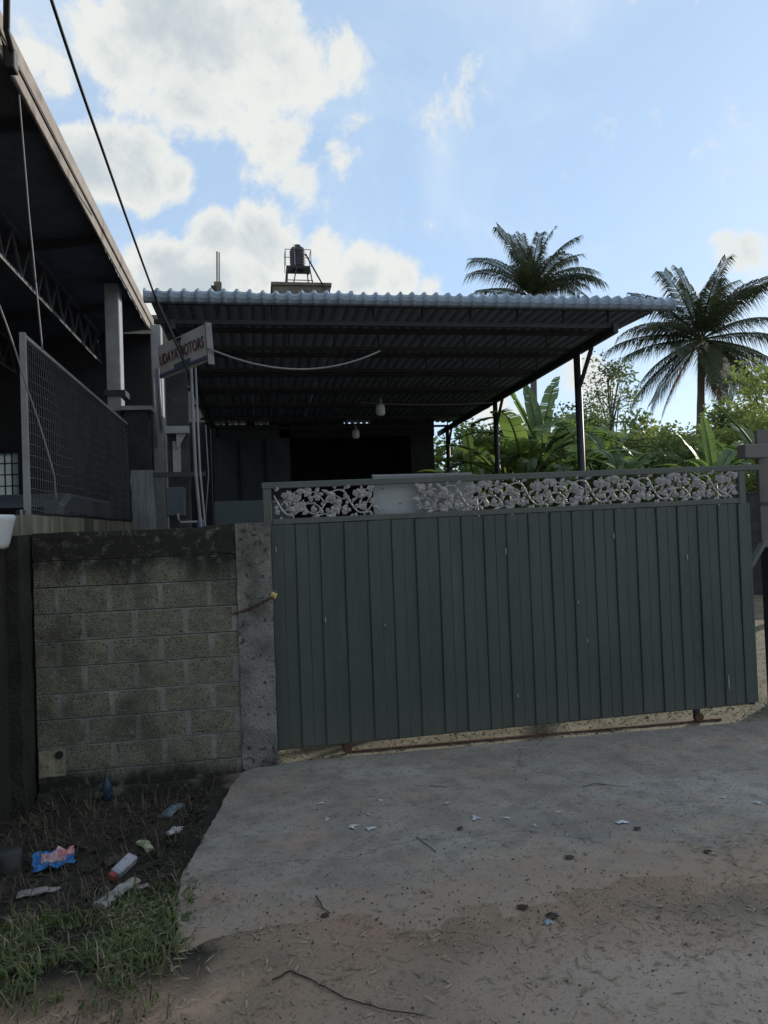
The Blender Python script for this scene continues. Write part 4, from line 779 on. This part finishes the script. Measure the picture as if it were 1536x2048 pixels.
def banana_leaf(az, el, L, W, droop, seed, tear=.5):
    r_ = random.Random(seed); n_ = 16; pts = []; p = Vector((0, 0, 0)); e = el; ups = []
    for i in range(n_+1):
        pts.append(p.copy()); d = Vector((math.cos(e)*math.cos(az), math.cos(e)*math.sin(az), math.sin(e))); ups.append(d); p = p+d*(L/n_); e -= droop/n_*(.3+1.4*i/n_)
    side = Vector((-math.sin(az), math.cos(az), 0)); B = MB(); fold = r_.uniform(.15, .5)
    B.tube(pts, [.022*(1-.8*i/n_)+.003 for i in range(n_+1)], 4)
    for s_ in (-1, 1):
        i = 2.0
        while i < n_-.05:
            w = r_.choice((.35, .6, 1.0, 1.6)) if r_.random() < tear else r_.uniform(1.5, 3.5)
            j = min(i+w, n_); gap = .08 if r_.random() < tear else .0; sagv = r_.uniform(0, .5)*tear; row = []
            m_ = max(1, int(round((j-i)/.8)))
            for q in range(m_+1):
                f = i+(j-gap-i)*q/m_; k = min(int(f), n_-1); c = pts[k].lerp(pts[k+1], f-k); d = ups[k]; up = side.cross(d); up = -up if up.z < 0 else up
                ww = W*.5*(math.sin(math.pi*min(.999, (f-1.6)/(n_-1.6+.35)))**.55)*(1+.06*nz(f*1.3, seed))
                dr = s_*side
                row.append((c, c+dr*ww*.5+up*ww*.5*fold*.9-Vector((0, 0, sagv*ww*.15)), c+dr*ww*.98+up*ww*(fold*.75-sagv*.9)+d*ww*.15))
            for q in range(m_): B.add([*row[q], *row[q+1]], [(0, 1, 4, 3), (1, 2, 5, 4)])
            i = j
    me = bpy.data.meshes.new('leaf'); me.from_pydata(B.v, [], B.f)
    for p_ in me.polygons: p_.use_smooth = True
    return me
def banana(base, hs, leaves, label, seed, dark=.4):
    t = thing('banana_plant', base, label, 'banana plant', 'banana plants beyond the canopy'); r_ = random.Random(seed)
    B = MB(); B.tube([(0+base[0], base[1], base[2]), (base[0]+.03, base[1], base[2]+hs*.5), (base[0], base[1], base[2]+hs)], .11, 10, .055); B.build('stem', 'banana_stem', t, smooth=True)
    for i, (az, el, L, dr, tear) in enumerate(leaves):
        me = banana_leaf(R(az), R(el), L*.92, L*.20, R(dr), seed*50+i, min(.95, tear+.3)); o = link('leaf', me, 'banana_dark' if r_.random() < dark else 'banana', t); o.parent = t; o.matrix_parent_inverse = Matrix.Identity(4); o.location = (0, 0, hs-.12+.05*r_.random())
def rl(r_, n_, lo=35, hi=80, L=(1.5, 2.2)): return [(i*137.5+r_.uniform(-25, 25), r_.uniform(lo, hi), r_.uniform(*L), r_.uniform(60, 130), r_.uniform(.2, .9)) for i in range(n_)]
rb = random.Random(11)
def at_ground(px, Y, z=-.02): q = ony(px, 1000, Y); return (q.x, Y, z)
banana(at_ground(1085, 12.5), 2.95, [(100, 80, 1.6, 20, .1), (170, 74, 1.9, 30, .1), (30, 78, 1.8, 30, .5), (20, 52, 2.1, 60, .8), (0, 30, 2.2, 60, .9), (180, 40, 1.9, 85, .4), (200, 55, 2.0, 110, .6), (250, 45, 1.7, 120, .8), (290, 40, 1.9, 125, .9), (330, 30, 1.9, 100, .9), (225, 15, 1.6, 80, .8)], 'tall banana plant with torn leaves between the canopy posts', 21)
banana(at_ground(1050, 11.6), 2.3, rl(rb, 9, 40, 80), 'shorter banana plant in front of the tall torn one', 22, .6)
banana(at_ground(950, 13.6), 2.3, [(95, 82, 1.5, 15, .05), (80, 70, 1.6, 30, .1), (170, 50, 1.4, 70, .2), (10, 45, 1.5, 80, .3), (200, 25, 1.3, 60, .3), (300, 40, 1.3, 90, .3), (250, 50, 1.2, 80, .2)], 'young banana plant with one upright bright leaf by the rear post', 23, .25)
banana(at_ground(1005, 15.0), 2.9, rl(rb, 9, 30, 75), 'banana plant half hidden behind the middle canopy post', 24)
banana(at_ground(1150, 15.5), 3.0, rl(rb, 9, 30, 70), 'banana plant behind the front canopy post', 25, .6)
banana(at_ground(1195, 13.0), 2.5, rl(rb, 9, 30, 70), 'low dark banana plant just past the front canopy post', 26, .8)
banana(at_ground(1430, 12.5), 2.35, [(95, 84, 1.5, 12, .05), (140, 66, 1.6, 25, .1), (30, 50, 1.7, 50, .2), (170, 40, 1.5, 70, .3), (210, 50, 1.3, 80, .2), (330, 50, 1.4, 70, .3), (280, 45, 1.2, 90, .3)], 'bright young banana plant beside the dark stump', 27, .15)
banana(at_ground(1550, 10.5), 2.35, [(150, 66, 1.7, 25, .15), (20, 35, 2.0, 40, .1), (5, 55, 1.8, 40, .1), (190, 45, 1.4, 60, .2), (270, 50, 1.4, 80, .2), (90, 60, 1.6, 40, .2), (60, 30, 1.8, 60, .3)], 'banana plant with broad glossy leaves behind the guide post', 28, .2)
banana(at_ground(1120, 11.8), 2.4, rl(rb, 9, 25, 75, (1.4, 2.0)), 'banana plant with drooping fringed leaves left of the front post', 31, .5)
banana(at_ground(1250, 14.0), 2.3, rl(rb, 8, 30, 75, (1.3, 1.9)), 'banana plant between the front post and the pale bush', 32, .5)
banana(at_ground(1015, 12.4), 2.4, rl(rb, 8, 30, 75, (1.3, 1.8)), 'leafy banana plant at the foot of the middle canopy post', 33, .4)
banana(at_ground(1470, 14.5), 2.6, rl(rb, 8, 35, 80, (1.3, 1.9)), 'banana plant behind the one with broad glossy leaves', 34, .3)
banana(at_ground(905, 15.5), 2.3, rl(rb, 9, 30, 75), 'shaded banana plant next to the workshop corner', 29, .8)
banana(at_ground(1330, 15), 2.1, rl(rb, 8, 35, 75, (1.1, 1.6)), 'small banana plant before the pale green bush', 30, .4)

def leafy(name, base, h, rx, rz, n_leaf, ls, m, label, seed, trunk=.12, clumps=16, group=None, cat='tree', open_=.0):
    t = thing(name, base, label, cat, group); r_ = random.Random(seed); base = Vector(base); ctr = base+Vector((0, 0, h-rz))
    cs = []
    for i in range(clumps):
        a = r_.uniform(0, 6.283); u = r_.uniform(-1, 1); q = math.sqrt(1-u*u); rr = r_.uniform(.45, .95)
        cs.append((ctr+Vector((rx*rr*q*math.cos(a), rx*rr*q*math.sin(a), rz*rr*u)), r_.uniform(.28, .48)*min(rx, rz)))
    B = MB(); top = ctr+Vector((0, 0, rz*.3)); B.tube([base, base.lerp(top, .5)+Vector((r_.uniform(-.15, .15), 0, 0)), top], [trunk, trunk*.7, trunk*.3], 7)
    for c, _ in cs:
        f = r_.uniform(.35, .9); s0 = base.lerp(top, f); B.tube([s0, s0.lerp(c, .5)+Vector((0, 0, .1*rz)), c], [trunk*.35, trunk*.22, trunk*.08], 4)
    B.build('trunk', 'bark', t, smooth=True)
    C_ = MB(); per = n_leaf//clumps
    for c, r0 in cs:
        for i in range(per):
            v = Vector((r_.gauss(0, 1), r_.gauss(0, 1), r_.gauss(0, 1))).normalized()*r0*(r_.random()**.45); v.z *= .8; p_ = c+v
            d = Vector((r_.uniform(-1, 1), r_.uniform(-1, 1), r_.uniform(-.9, .3))).normalized(); s_ = d.cross(Vector((r_.uniform(-1, 1), r_.uniform(-1, 1), r_.uniform(-1, 1)))).normalized(); l = ls*r_.uniform(.6, 1.3)
            C_.add([p_, p_+d*l*.5+s_*l*.28, p_+d*l, p_+d*l*.5-s_*l*.28], [(0, 1, 2, 3)])
    C_.build('crown', m, t, fix=False); return t
G = 'trees and bushes beyond the yard'
leafy('bush', at_ground(1245, 20), 4.75, 1.9, 1.7, 5200, .16, 'leaf_light', 'pale green rounded bush in front of the round palm', 41, .1, 22, G, 'bush')
leafy('bush', at_ground(1320, 22), 5.0, 2.0, 1.8, 5200, .17, 'leaf_light', 'yellow green bush at the foot of the round palm', 42, .1, 22, G, 'bush')
leafy('bush', at_ground(1175, 22), 5.0, 1.5, 1.6, 4200, .17, 'leaf_mid', 'mid green bush behind the front canopy post', 43, .1, 20, G, 'bush')
leafy('bush', at_ground(1385, 26), 5.3, 1.6, 1.6, 4200, .18, 'leaf_mid', 'mid green bush right behind the palm trunk', 44, .1, 20, G, 'bush')
for i, (px, Y, h_, lab) in enumerate(((905, 17, 4.05, 'light bush by the workshop corner'), (975, 17.5, 4.25, 'light bush behind the rear canopy posts'), (1065, 17, 4.45, 'light bush behind the tall banana plant'), (1140, 18, 4.65, 'light bush left of the front canopy post'), (1215, 17, 4.35, 'light bush right of the front canopy post'), (1285, 16, 4.15, 'light bush below the feathery tree'), (1365, 18, 4.45, 'light bush before the palm trunk'), (1450, 19, 4.65, 'light bush between palm trunk and guide post'), (1525, 17, 4.55, 'light bush above the guide arm'))):
    leafy('bush', at_ground(px, Y), h_, 1.25, 1.25, 3000, .13, ('leaf_light', 'leaf_mid')[i % 2], lab, 300+i, .06, 16, G, 'bush')
leafy('sparse_tree', at_ground(1225, 21), 7.1, 1.1, 1.5, 1300, .11, 'leaf_mid', 'slender tree with sparse feathery leaves against the sky', 45, .07, 26, G)
leafy('sparse_tree', at_ground(1180, 24), 6.6, .8, 1.3, 800, .11, 'leaf_mid', 'thin sparse sapling left of the feathery tree', 46, .06, 18, G)
leafy('broad_tree', at_ground(1560, 19), 5.9, 1.9, 1.9, 6500, .16, 'leaf_light', 'leafy green tree rising behind the guide post', 47, .16, 26, G)
leafy('broad_tree', at_ground(1475, 30), 6.6, 2.2, 1.8, 4500, .22, 'leaf_light', 'light green tree between palm and leafy tree', 48, .16, 22, G)
leafy('bush', at_ground(1300, 17), 2.6, 1.3, 1.2, 3000, .14, 'leaf_dark', 'low dark bush behind the gate lattice', 49, .07, 14, G, 'bush')
leafy('bush', at_ground(1120, 19), 3.2, 1.4, 1.4, 3000, .15, 'leaf_mid', 'green bush filling in behind the banana plants', 50, .08, 14, G, 'bush')
leafy('bush', at_ground(1030, 20), 3.4, 1.5, 1.5, 3000, .15, 'leaf_dark', 'dark green bush behind the middle canopy post', 51, .08, 14, G, 'bush')
leafy('bush', at_ground(940, 21), 3.6, 1.6, 1.6, 3000, .16, 'leaf_mid', 'green bush seen past the workshop corner', 52, .08, 14, G, 'bush')
leafy('bush', at_ground(1440, 17), 2.5, 1.2, 1.1, 2600, .13, 'leaf_light', 'low light green bush behind the bright banana plant', 53, .07, 12, G, 'bush')
leafy('bush', at_ground(1560, 15), 3.0, 1.4, 1.4, 3000, .14, 'leaf_light', 'light green bush behind the added shade wall', 54, .07, 14, G, 'bush')
for i, (x, y, hh_, lab) in enumerate(((-9, -10, 5.5, 'shorter unseen dark tree added for shade opposite the shed'), (-3, -11, 6.5, 'unseen dark tree added for shade opposite the block wall'), (4, -10, 5.8, 'unseen dark tree added for shade opposite the gate'), (10, -11, 6.4, 'unseen dark tree added for shade opposite the shade wall'))):
    leafy('shade_tree', (x, y, -.05), hh_, 2.4, 2.3, 2600, .45, 'leaf_dark', lab, 200+i, .2, 22, 'unseen trees added behind the camera for shade')  # unseen trees, added to block sky light on wall and gate
# far wood that closes the horizon
r_ = random.Random(77); B = MB()
for i in range(9000):
    a = r_.uniform(-60, 75); d = r_.uniform(60, 75); z = abs(r_.gauss(0, 1))*2.3*(1+.5*nz(a*.13, 2)); p_ = Vector((d*math.sin(R(a)), d*math.cos(R(a)), min(z, 6)))
    u = Vector((r_.uniform(-1, 1), r_.uniform(-1, 1), r_.uniform(-.4, .6))).normalized(); w = u.cross(Vector((0, 0, 1))).normalized(); l = r_.uniform(.7, 1.5)
    B.add([p_, p_+u*l*.5+w*l*.35, p_+u*l, p_+u*l*.5-w*l*.35], [(0, 1, 2, 3)])
o = B.build('far_wood', 'leaf_dark', fix=False); tag(o, 'distant dark green wood along the horizon', 'wood', kind='stuff')
# stump
q = at_ground(1330, 12); B = MB(); st_ = thing('stump', q, 'dark ragged plant stump with hanging dry leaves behind the gate', 'stump')
B.tube([q, (q[0], q[1], 2.35)], .13, 8, .06); B.build('trunk', 'bark', st_)
B = MB(); r_ = random.Random(5)
for i in range(60):
    a = r_.uniform(0, 6.28); z = r_.uniform(1.9, 2.6); p_ = Vector((q[0], q[1], z)); d = Vector((math.cos(a), math.sin(a), r_.uniform(-.9, .7))).normalized(); s_ = d.cross(Vector((0, 0, 1))).normalized()*.05; l = r_.uniform(.15, .32); B.add([p_-s_, p_+s_, p_+d*l+Vector((0, 0, -.08))], [(0, 1, 2)])
B.build('dry_leaves', 'debris', st_, fix=False)
fw = thing('yard_wall', (11, 13.5, 0), 'dark low yard wall seen between the gate and the guide post', 'wall')
link('wall', rough_box(9.0, 17, 14, 14.15, -.1, 2.12, .6, .01), 'dark_concrete', fw); MB().box(8.98, 17, 13.97, 14.18, 2.125, 2.18).build('coping', 'algae', fw)

# ------------------------------------------------------------------ grass, straw and loose bits
def blades(name, m, n_, region, hmin, hmax, wmin, wmax, label, cat, seed, lean=.5, keep=None):
    r_ = random.Random(seed); B = MB(); k = 0
    while k < n_:
        x, y = r_.uniform(region[0], region[1]), r_.uniform(region[2], region[3])
        if keep and r_.random() > keep(x, y): k += .2; continue
        k += 1; z = ground_z(x, y)-.004; a = r_.uniform(0, 6.283); h_ = r_.uniform(hmin, hmax); w = r_.uniform(wmin, wmax); d = Vector((math.cos(a), math.sin(a), 0)); s_ = Vector((-d.y, d.x, 0))*w; ln = r_.uniform(.2, 1.0)*lean
        p0 = Vector((x, y, z)); p1 = p0+d*h_*ln*.35+Vector((0, 0, h_*.6)); p2 = p0+d*h_*ln*1.1+Vector((0, 0, h_*(1.0-.45*ln)))
        B.add([p0-s_, p0+s_, p1+s_*.9, p1-s_*.9, p2], [(0, 1, 2, 3), (3, 2, 4)])
    o = B.build(name, m, fix=False); return tag(o, label, cat, kind='stuff')
def flat_bits(name, m, n_, region, lmin, lmax, ar, label, cat, seed, zf, keep=None, tilt=.35):
    r_ = random.Random(seed); B = MB(); k = 0
    while k < n_:
        x, y = r_.uniform(region[0], region[1]), r_.uniform(region[2], region[3])
        if keep and r_.random() > keep(x, y): k += .1; continue
        k += 1; l = lmin+(lmax-lmin)*r_.random()**2.5; a = r_.uniform(0, 6.283); d = Vector((math.cos(a), math.sin(a), r_.uniform(-tilt, tilt)*.4)); s_ = Vector((-d.y, d.x, r_.uniform(-tilt, tilt)))*l*ar*r_.uniform(.6, 1.4); p_ = Vector((x, y, zf(x, y)+.003+abs(d.z)*l*.5)); c = Vector((0, 0, l*.12*r_.random()))+s_*r_.uniform(-1, 1)
        B.add([p_-d*l/2-s_*.3, p_-d*l/2+s_*.3, p_+c+s_, p_+c-s_, p_+d*l/2], [(0, 1, 2, 3), (3, 2, 4)])
    o = B.build(name, m, fix=False); return tag(o, label, cat, kind='stuff')
def gmask(x, y):
    b = .22+1.5*nz(x*2.9, y*2.9, 9)+1.0*nz(x*8, y*8, 2); e = max(0, min(1, (-.30+.14*nz(y*5, 3)-x)/.25)); f = max(0, min(1, (3.95+.15*nz(x*4, 1)-(y+.25*max(0, -.8-x)))/.25))*max(0, min(1, (y-2.72)/.3)); return max(0, b+.25)*e*f
blades('weeds', 'grass', 5400, (-2.2, -.3, 2.6, 4.2), .025, .11, .002, .0055, 'green weeds and grass on the verge beside the driveway', 'grass', 61, 1.3, gmask)
flat_bits('weed_leaves', 'weed', 2600, (-2.2, -.3, 2.6, 4.2), .015, .05, .33, 'broad little weed leaves among the verge grass', 'weeds', 65, lambda x, y: ground_z(x, y)+.012+.02*abs(nz(x*9, y*9)), gmask, 1.2)
blades('verge_straw', 'straw', 1500, (-2.2, -.3, 2.5, 4.2), .03, .13, .0015, .003, 'dry yellow straws tangled in the verge grass', 'straw', 66, 1.8, gmask)
blades('dry_stalks', 'dry_stalk', 2400, (-2.2, -.25, 2.5, 5.35), .03, .17, .0012, .0028, 'thin dry grass stalks among the litter on the verge', 'dry grass', 62, 1.7, lambda x, y: max(0, min(1, (-.34-x)/.1))*(.5+.7*nz(x*2, y*2, 5)))
top = lambda x, y: max(0.0, ground_z(x, y))
onslab = lambda x, y: (1 if x > -.30-.03*(y < 4) else 0)*max(.0, .35+1.1*nz(x*1.1, y*1.4, 2)+.25*(x > 1))
flat_bits('dark_litter', 'debris', 5500, (-.4, 4.4, 2.9, 5.4), .003, .014, .30, 'scattered dark leaf chips and pebbles on the concrete drive', 'litter', 71, top, onslab)
flat_bits('straw_litter', 'straw', 7500, (-1.2, 3.4, 1.9, 3.6), .007, .065, .065, 'broken straw strewn over the dirt at the road edge', 'straw', 72, top, lambda x, y: max(0, .45+1.2*nz(x*1.6, y*1.6, 6)), .5)
flat_bits('dirt_crumbs', 'debris', 3200, (-1.2, 3.4, 1.9, 3.5), .003, .014, .4, 'dark crumbs of soil scattered over the dirt road edge', 'crumbs', 73, top, lambda x, y: max(0, .4+nz(x*2, y*2, 3)))
flat_bits('yard_gravel', 'gravel', 5000, (.0, 4.5, 5.50, 6.5), .006, .030, .35, 'pale gravel and chaff lying under the gate', 'gravel', 74, ground_z, None, .8)
flat_bits('yard_chaff', 'straw', 2200, (.0, 6.5, 5.52, 9.0), .01, .07, .08, 'dry straw scattered over the yard behind the gate', 'straw', 75, ground_z, None, .9)
flat_bits('verge_litter', 'debris', 3200, (-2.0, -.3, 3.3, 5.4), .01, .06, .25, 'rotting leaf litter covering the dark verge', 'leaf litter', 76, ground_z, lambda x, y: 1 if x < -.36-.1*(5-y)*0 else 0, .9)
blades('yard_grass', 'straw', 2600, (3.6, 7.5, 5.7, 12), .02, .07, .002, .005, 'short dry grass in the yard beyond the gate end', 'dry grass', 63, 1.2)
blades('yard_weeds', 'grass', 900, (3.6, 7.5, 5.7, 12), .02, .08, .003, .006, 'thin green weeds in the dry yard', 'weeds', 64, 1.2, lambda x, y: max(0, nz(x*1.5, y*1.5, 3)*2))

# twigs
def twig(pts, r, label, z=.006):
    P = [onz(x, y, 0) for x, y in pts]; P = [Vector((p.x, p.y, max(0, ground_z(p.x, p.y))+z+rng.uniform(0, .006))) for p in P]; out = []
    for i in range(len(P)-1): out += [P[i].lerp(P[i+1], t)+Vector((rng.uniform(-.003, .003), rng.uniform(-.003, .003), 0)) for t in (0, .25, .5, .75)]
    out.append(P[-1]); B = MB(); B.tube(out, r, 5, r*.5); tag(B.build('twig', 'debris', smooth=True), label, 'twig')
twig([(545, 1978), (580, 1958), (640, 1985), (690, 2010), (760, 2030), (850, 2047)], .0038, 'long thin bent twig on the dirt at the road edge')
twig([(632, 1797), (648, 1822), (662, 1832)], .0035, 'short dark twig at the worn edge of the concrete drive')
twig([(832, 1677), (852, 1690), (872, 1706)], .003, 'small straight twig on the middle of the drive')
twig([(1166, 1577), (1190, 1570), (1220, 1572), (1250, 1575)], .0025, 'fine curved twig lying on the drive in the gate shadow')
twig([(860, 1574), (876, 1574), (893, 1577)], .003, 'tiny level twig close to the gate')
for i, (px, py, s_) in enumerate(((1138, 1717, 1.3), (1415, 1706, 1.2), (650, 1834, 1.0), (1046, 1817, 1.5), (1105, 1838, 1.6), (920, 1660, .9), (1275, 1660, 1.1))):
    q = onz(px, py, 0); B = MB(); r_ = random.Random(i); L = .017*s_
    vs = [(q.x+L*math.cos(a)*(1+.3*r_.random())*(1.4 if k % 2 else .8), q.y+L*.7*math.sin(a)*(1+.4*r_.random()), max(0, ground_z(q.x, q.y))+.004+.012*r_.random()) for k, a in enumerate([j*math.pi/4 for j in range(8)])]+[(q.x, q.y, max(0, ground_z(q.x, q.y))+.018)]
    B.add(vs, [(k, (k+1) % 8, 8) for k in range(8)]); tag(B.build('dry_leaf', 'debris', fix=False), 'curled dark dry leaf lying on the drive', 'leaf', 'dry leaves on the drive')
white = mat('scrap', (.62, .66, .68), (.45, .48, .5), 60, .7)
for i, (px, py, s_) in enumerate(((704, 1654, 1.5), (741, 1659, 1.1), (738, 1631, 1.0), (655, 1640, .7), (760, 1603, .8), (641, 1609, .8), (893, 1609, 1.1), (952, 1638, 1.0), (1014, 1638, 1.1), (1068, 1653, .7), (1118, 1627, .7), (1244, 1645, 1.2), (1516, 1608, 1.1), (1448, 1598, .8))):
    q = onz(px, py, 0); r_ = random.Random(40+i); B = MB(); k = 10; L = .021*s_
    vs = [(q.x+L*rr*math.cos(a), q.y+L*rr*math.sin(a)*1.1, .004+.008*r_.random()) for a, rr in [(j*2*math.pi/k, r_.choice((.25, .4, .9, 1.7))) for j in range(k)]]+[(q.x, q.y, .014)]
    B.add(vs, [(j, (j+1) % k, k) for j in range(k)]); tag(B.build('paper_scrap', white, fix=False), 'small torn white scrap lying on the concrete drive', 'scrap', 'white scraps on the drive')
# ------------------------------------------------------------------ litter on the verge
def crumple(name, px, py, L, W, H, yawd, m, label, cat, seed, taper=1.0, z=None, bits=None):
    q = onz(px, py, -.08); zz = ground_z(q.x, q.y) if z is None else z; n1, n2 = 12, 10; r_ = random.Random(seed); B = MB(); vs = []
    for i in range(n1+1):
        u = i/n1; w = W*(1-(1-taper)*u)*(1+.18*nz(u*5, seed)); hh_ = H*(1+.5*nz(u*4, seed, 2))*(.55+.45*math.sin(math.pi*min(max(u, .05), .95)))
        for j in range(n2):
            a = 2*math.pi*j/n2; k_ = 1+.28*nz(u*6+seed, math.cos(a)*2, math.sin(a)*2)
            vs.append(((u-.5)*L, w/2*math.cos(a)*k_+.02*L*nz(u*3, seed+5), hh_/2*(1+math.sin(a)*k_)))
    B.add(vs, [(i*n2+j, i*n2+(j+1) % n2, (i+1)*n2+(j+1) % n2, (i+1)*n2+j) for i in range(n1) for j in range(n2)]+[tuple(range(n2-1, -1, -1)), tuple(n1*n2+j for j in range(n2))])
    t = thing(name, (q.x, q.y, zz+.004), label, cat); o = B.build('body', m, None); o.parent = t; o.rotation_euler = (0, 0, R(yawd)); 
    for bn, B2, m2 in (bits or []):
        o2 = B2.build(bn, m2, None, fix=False); o2.parent = t; o2.rotation_euler = (0, 0, R(yawd))
    return t
# blue snack wrapper with red and white print
q = onz(108, 1722, -.08); t = thing('snack_wrapper', (q.x, q.y, ground_z(q.x, q.y)+.02), 'crumpled blue snack wrapper with red and white print', 'wrapper')
n1, n2 = 10, 7; vs = []; 
for i in range(n1+1):
    for j in range(n2+1):
        u, w = i/n1-.5, j/n2-.5; vs.append((u*.21+.02*nz(w*4, 3), w*.12*(1+.25*math.sin(i*1.3)), .03+.022*nz(u*6, w*6, 1)+.018*abs(math.sin(i*1.1+j*.6))))
B = MB(); B.add(vs, [(i*(n2+1)+j, (i+1)*(n2+1)+j, (i+1)*(n2+1)+j+1, i*(n2+1)+j+1) for i in range(n1) for j in range(n2)]); o = B.build('foil', mat('wrap_blue', (.04, .20, .48), (.025, .12, .34), 14, .35, coord='obj'), None); o.parent = t; o.rotation_euler = (R(25), 0, R(12))
for nm, rect, m_ in (('white_print', (2, 8, 2, 6), mat('wrap_white', (.5, .45, .47), (.38, .14, .18), 45, .4, coord='obj')), ('red_print', (6, 10, 4, 7), mat('wrap_red', (.5, .08, .10), (.55, .4, .42), 55, .4, coord='obj'))):
    B = MB(); i0, i1, j0, j1 = rect; w_ = j1-j0+1; B.add([(vs[i*(n2+1)+j][0], vs[i*(n2+1)+j][1], vs[i*(n2+1)+j][2]+(.003 if nm[0] == 'w' else .005)) for i in range(i0, i1+1) for j in range(j0, j1+1)], [((i)*w_+j, (i+1)*w_+j, (i+1)*w_+j+1, i*w_+j+1) for i in range(i1-i0) for j in range(j1-j0)]); o = B.build(nm, m_, None); o.parent = t; o.rotation_euler = (R(25), 0, R(12))
cw = mat('crumple_white', (.46, .44, .40), (.26, .245, .22), 18, .7, .4, 30, coord='obj')
crumple('plastic_bag', 238, 1782, .27, .085, .05, 58, cw, 'long twisted off white plastic bag on the verge', 'bag', 3, .55)
crumple('crumpled_paper', 352, 1658, .105, .05, .035, 35, mat('cp2', (.62, .62, .62), (.45, .46, .48), 25, .6, .4, 40, coord='obj'), 'small crumpled white packet near the slab edge', 'packet', 8)
crumple('crumpled_packet', 290, 1678, .15, .055, .045, -60, mat('cp3', (.52, .52, .36), (.38, .40, .26), 20, .6, .4, 40, coord='obj'), 'crumpled yellowish packet lying on dark litter', 'packet', 12, .8)
crumple('pale_wrapper', 78, 1776, .20, .07, .03, 5, mat('cp4', (.34, .31, .31), (.24, .22, .22), 20, .7, coord='obj'), 'dusty pinkish grey wrapper half buried in the verge', 'wrapper', 15, .5)
crumple('plastic_film', 345, 1615, .20, .09, .05, 60, mat('cp5', (.16, .20, .22), (.10, .13, .15), 14, .35, coord='obj'), 'dull blue grey plastic film near the wall foot', 'film', 17, .6)
crumple('tissue', 133, 1855, .05, .035, .015, 10, cw, 'small white tissue ball in the green weeds', 'tissue', 19)
crumple('cardboard_piece', 285, 1765, .06, .05, .012, 20, mat('cp6', (.42, .34, .30), (.33, .27, .24), 14, .8, coord='obj'), 'small pinkish cardboard piece beside the twisted bag', 'cardboard', 23)
crumple('mud_lump', 232, 1708, .13, .09, .06, 20, mat('mud', (.10, .075, .06), (.06, .048, .04), 14, .9, .5, 30, coord='obj'), 'rounded brown lump behind the paper carton', 'lump', 25)
crumple('blue_scrap', 1098, 1889, .035, .025, .02, 20, mat('cp7', (.35, .42, .50), (.2, .25, .3), 30, .3, coord='obj'), 'small bluish plastic scrap on the dirt', 'scrap', 27, z=.0)
# paper carton with red end
q = onz(246, 1730, -.08); t = thing('paper_carton', (q.x, q.y, ground_z(q.x, q.y)+.035), 'slim white carton with a red end lying on the verge', 'carton')
for nm, a_, b_, m_, r_ in (('carton', -.07, .085, mat('carton', (.46, .47, .52), (.30, .31, .38), 40, .5, coord='obj'), .03), ('red_end', -.098, -.071, mat('redend', (.42, .08, .07), (.3, .05, .05), 20, .5, coord='obj'), .024)):
    B = MB(); B.box(a_, b_, -r_, r_, -r_*.8, r_*.8, .003); o = B.build(nm, m_, None, bevel=.006); o.parent = t; o.rotation_euler = (R(20), R(-8), R(62))
# grey stone cup and blue bottle in the shadow
q = onz(20, 1735, -.08); B = MB(); B.lathe([(.05, 0), (.055, .03), (.062, .12), (.055, .13)], 14, (q.x, q.y, ground_z(q.x, q.y)-.005)); tag(B.build('concrete_stub', 'dark_concrete', smooth=True), 'grey round concrete stub standing in the dark verge', 'stub')
q = Vector((ony(215, 1590, 5.33).x, 5.33, 0)); zz = ground_z(q.x, q.y); t = thing('blue_bottle', (q.x, q.y, zz), 'blue plastic bottle standing against the foot of the block wall', 'bottle')
MB().lathe([(.025, 0), (.03, .01), (.03, .11), (.012, .145), (.012, .16)], 14, (q.x, q.y, zz)).build('body', mat('bluep', (.02, .05, .09), (.015, .04, .07), 10, .3), t, smooth=True); MB().lathe([(.014, .161), (.014, .18)], 12, (q.x, q.y, zz)).build('cap', 'blue_wall', t)
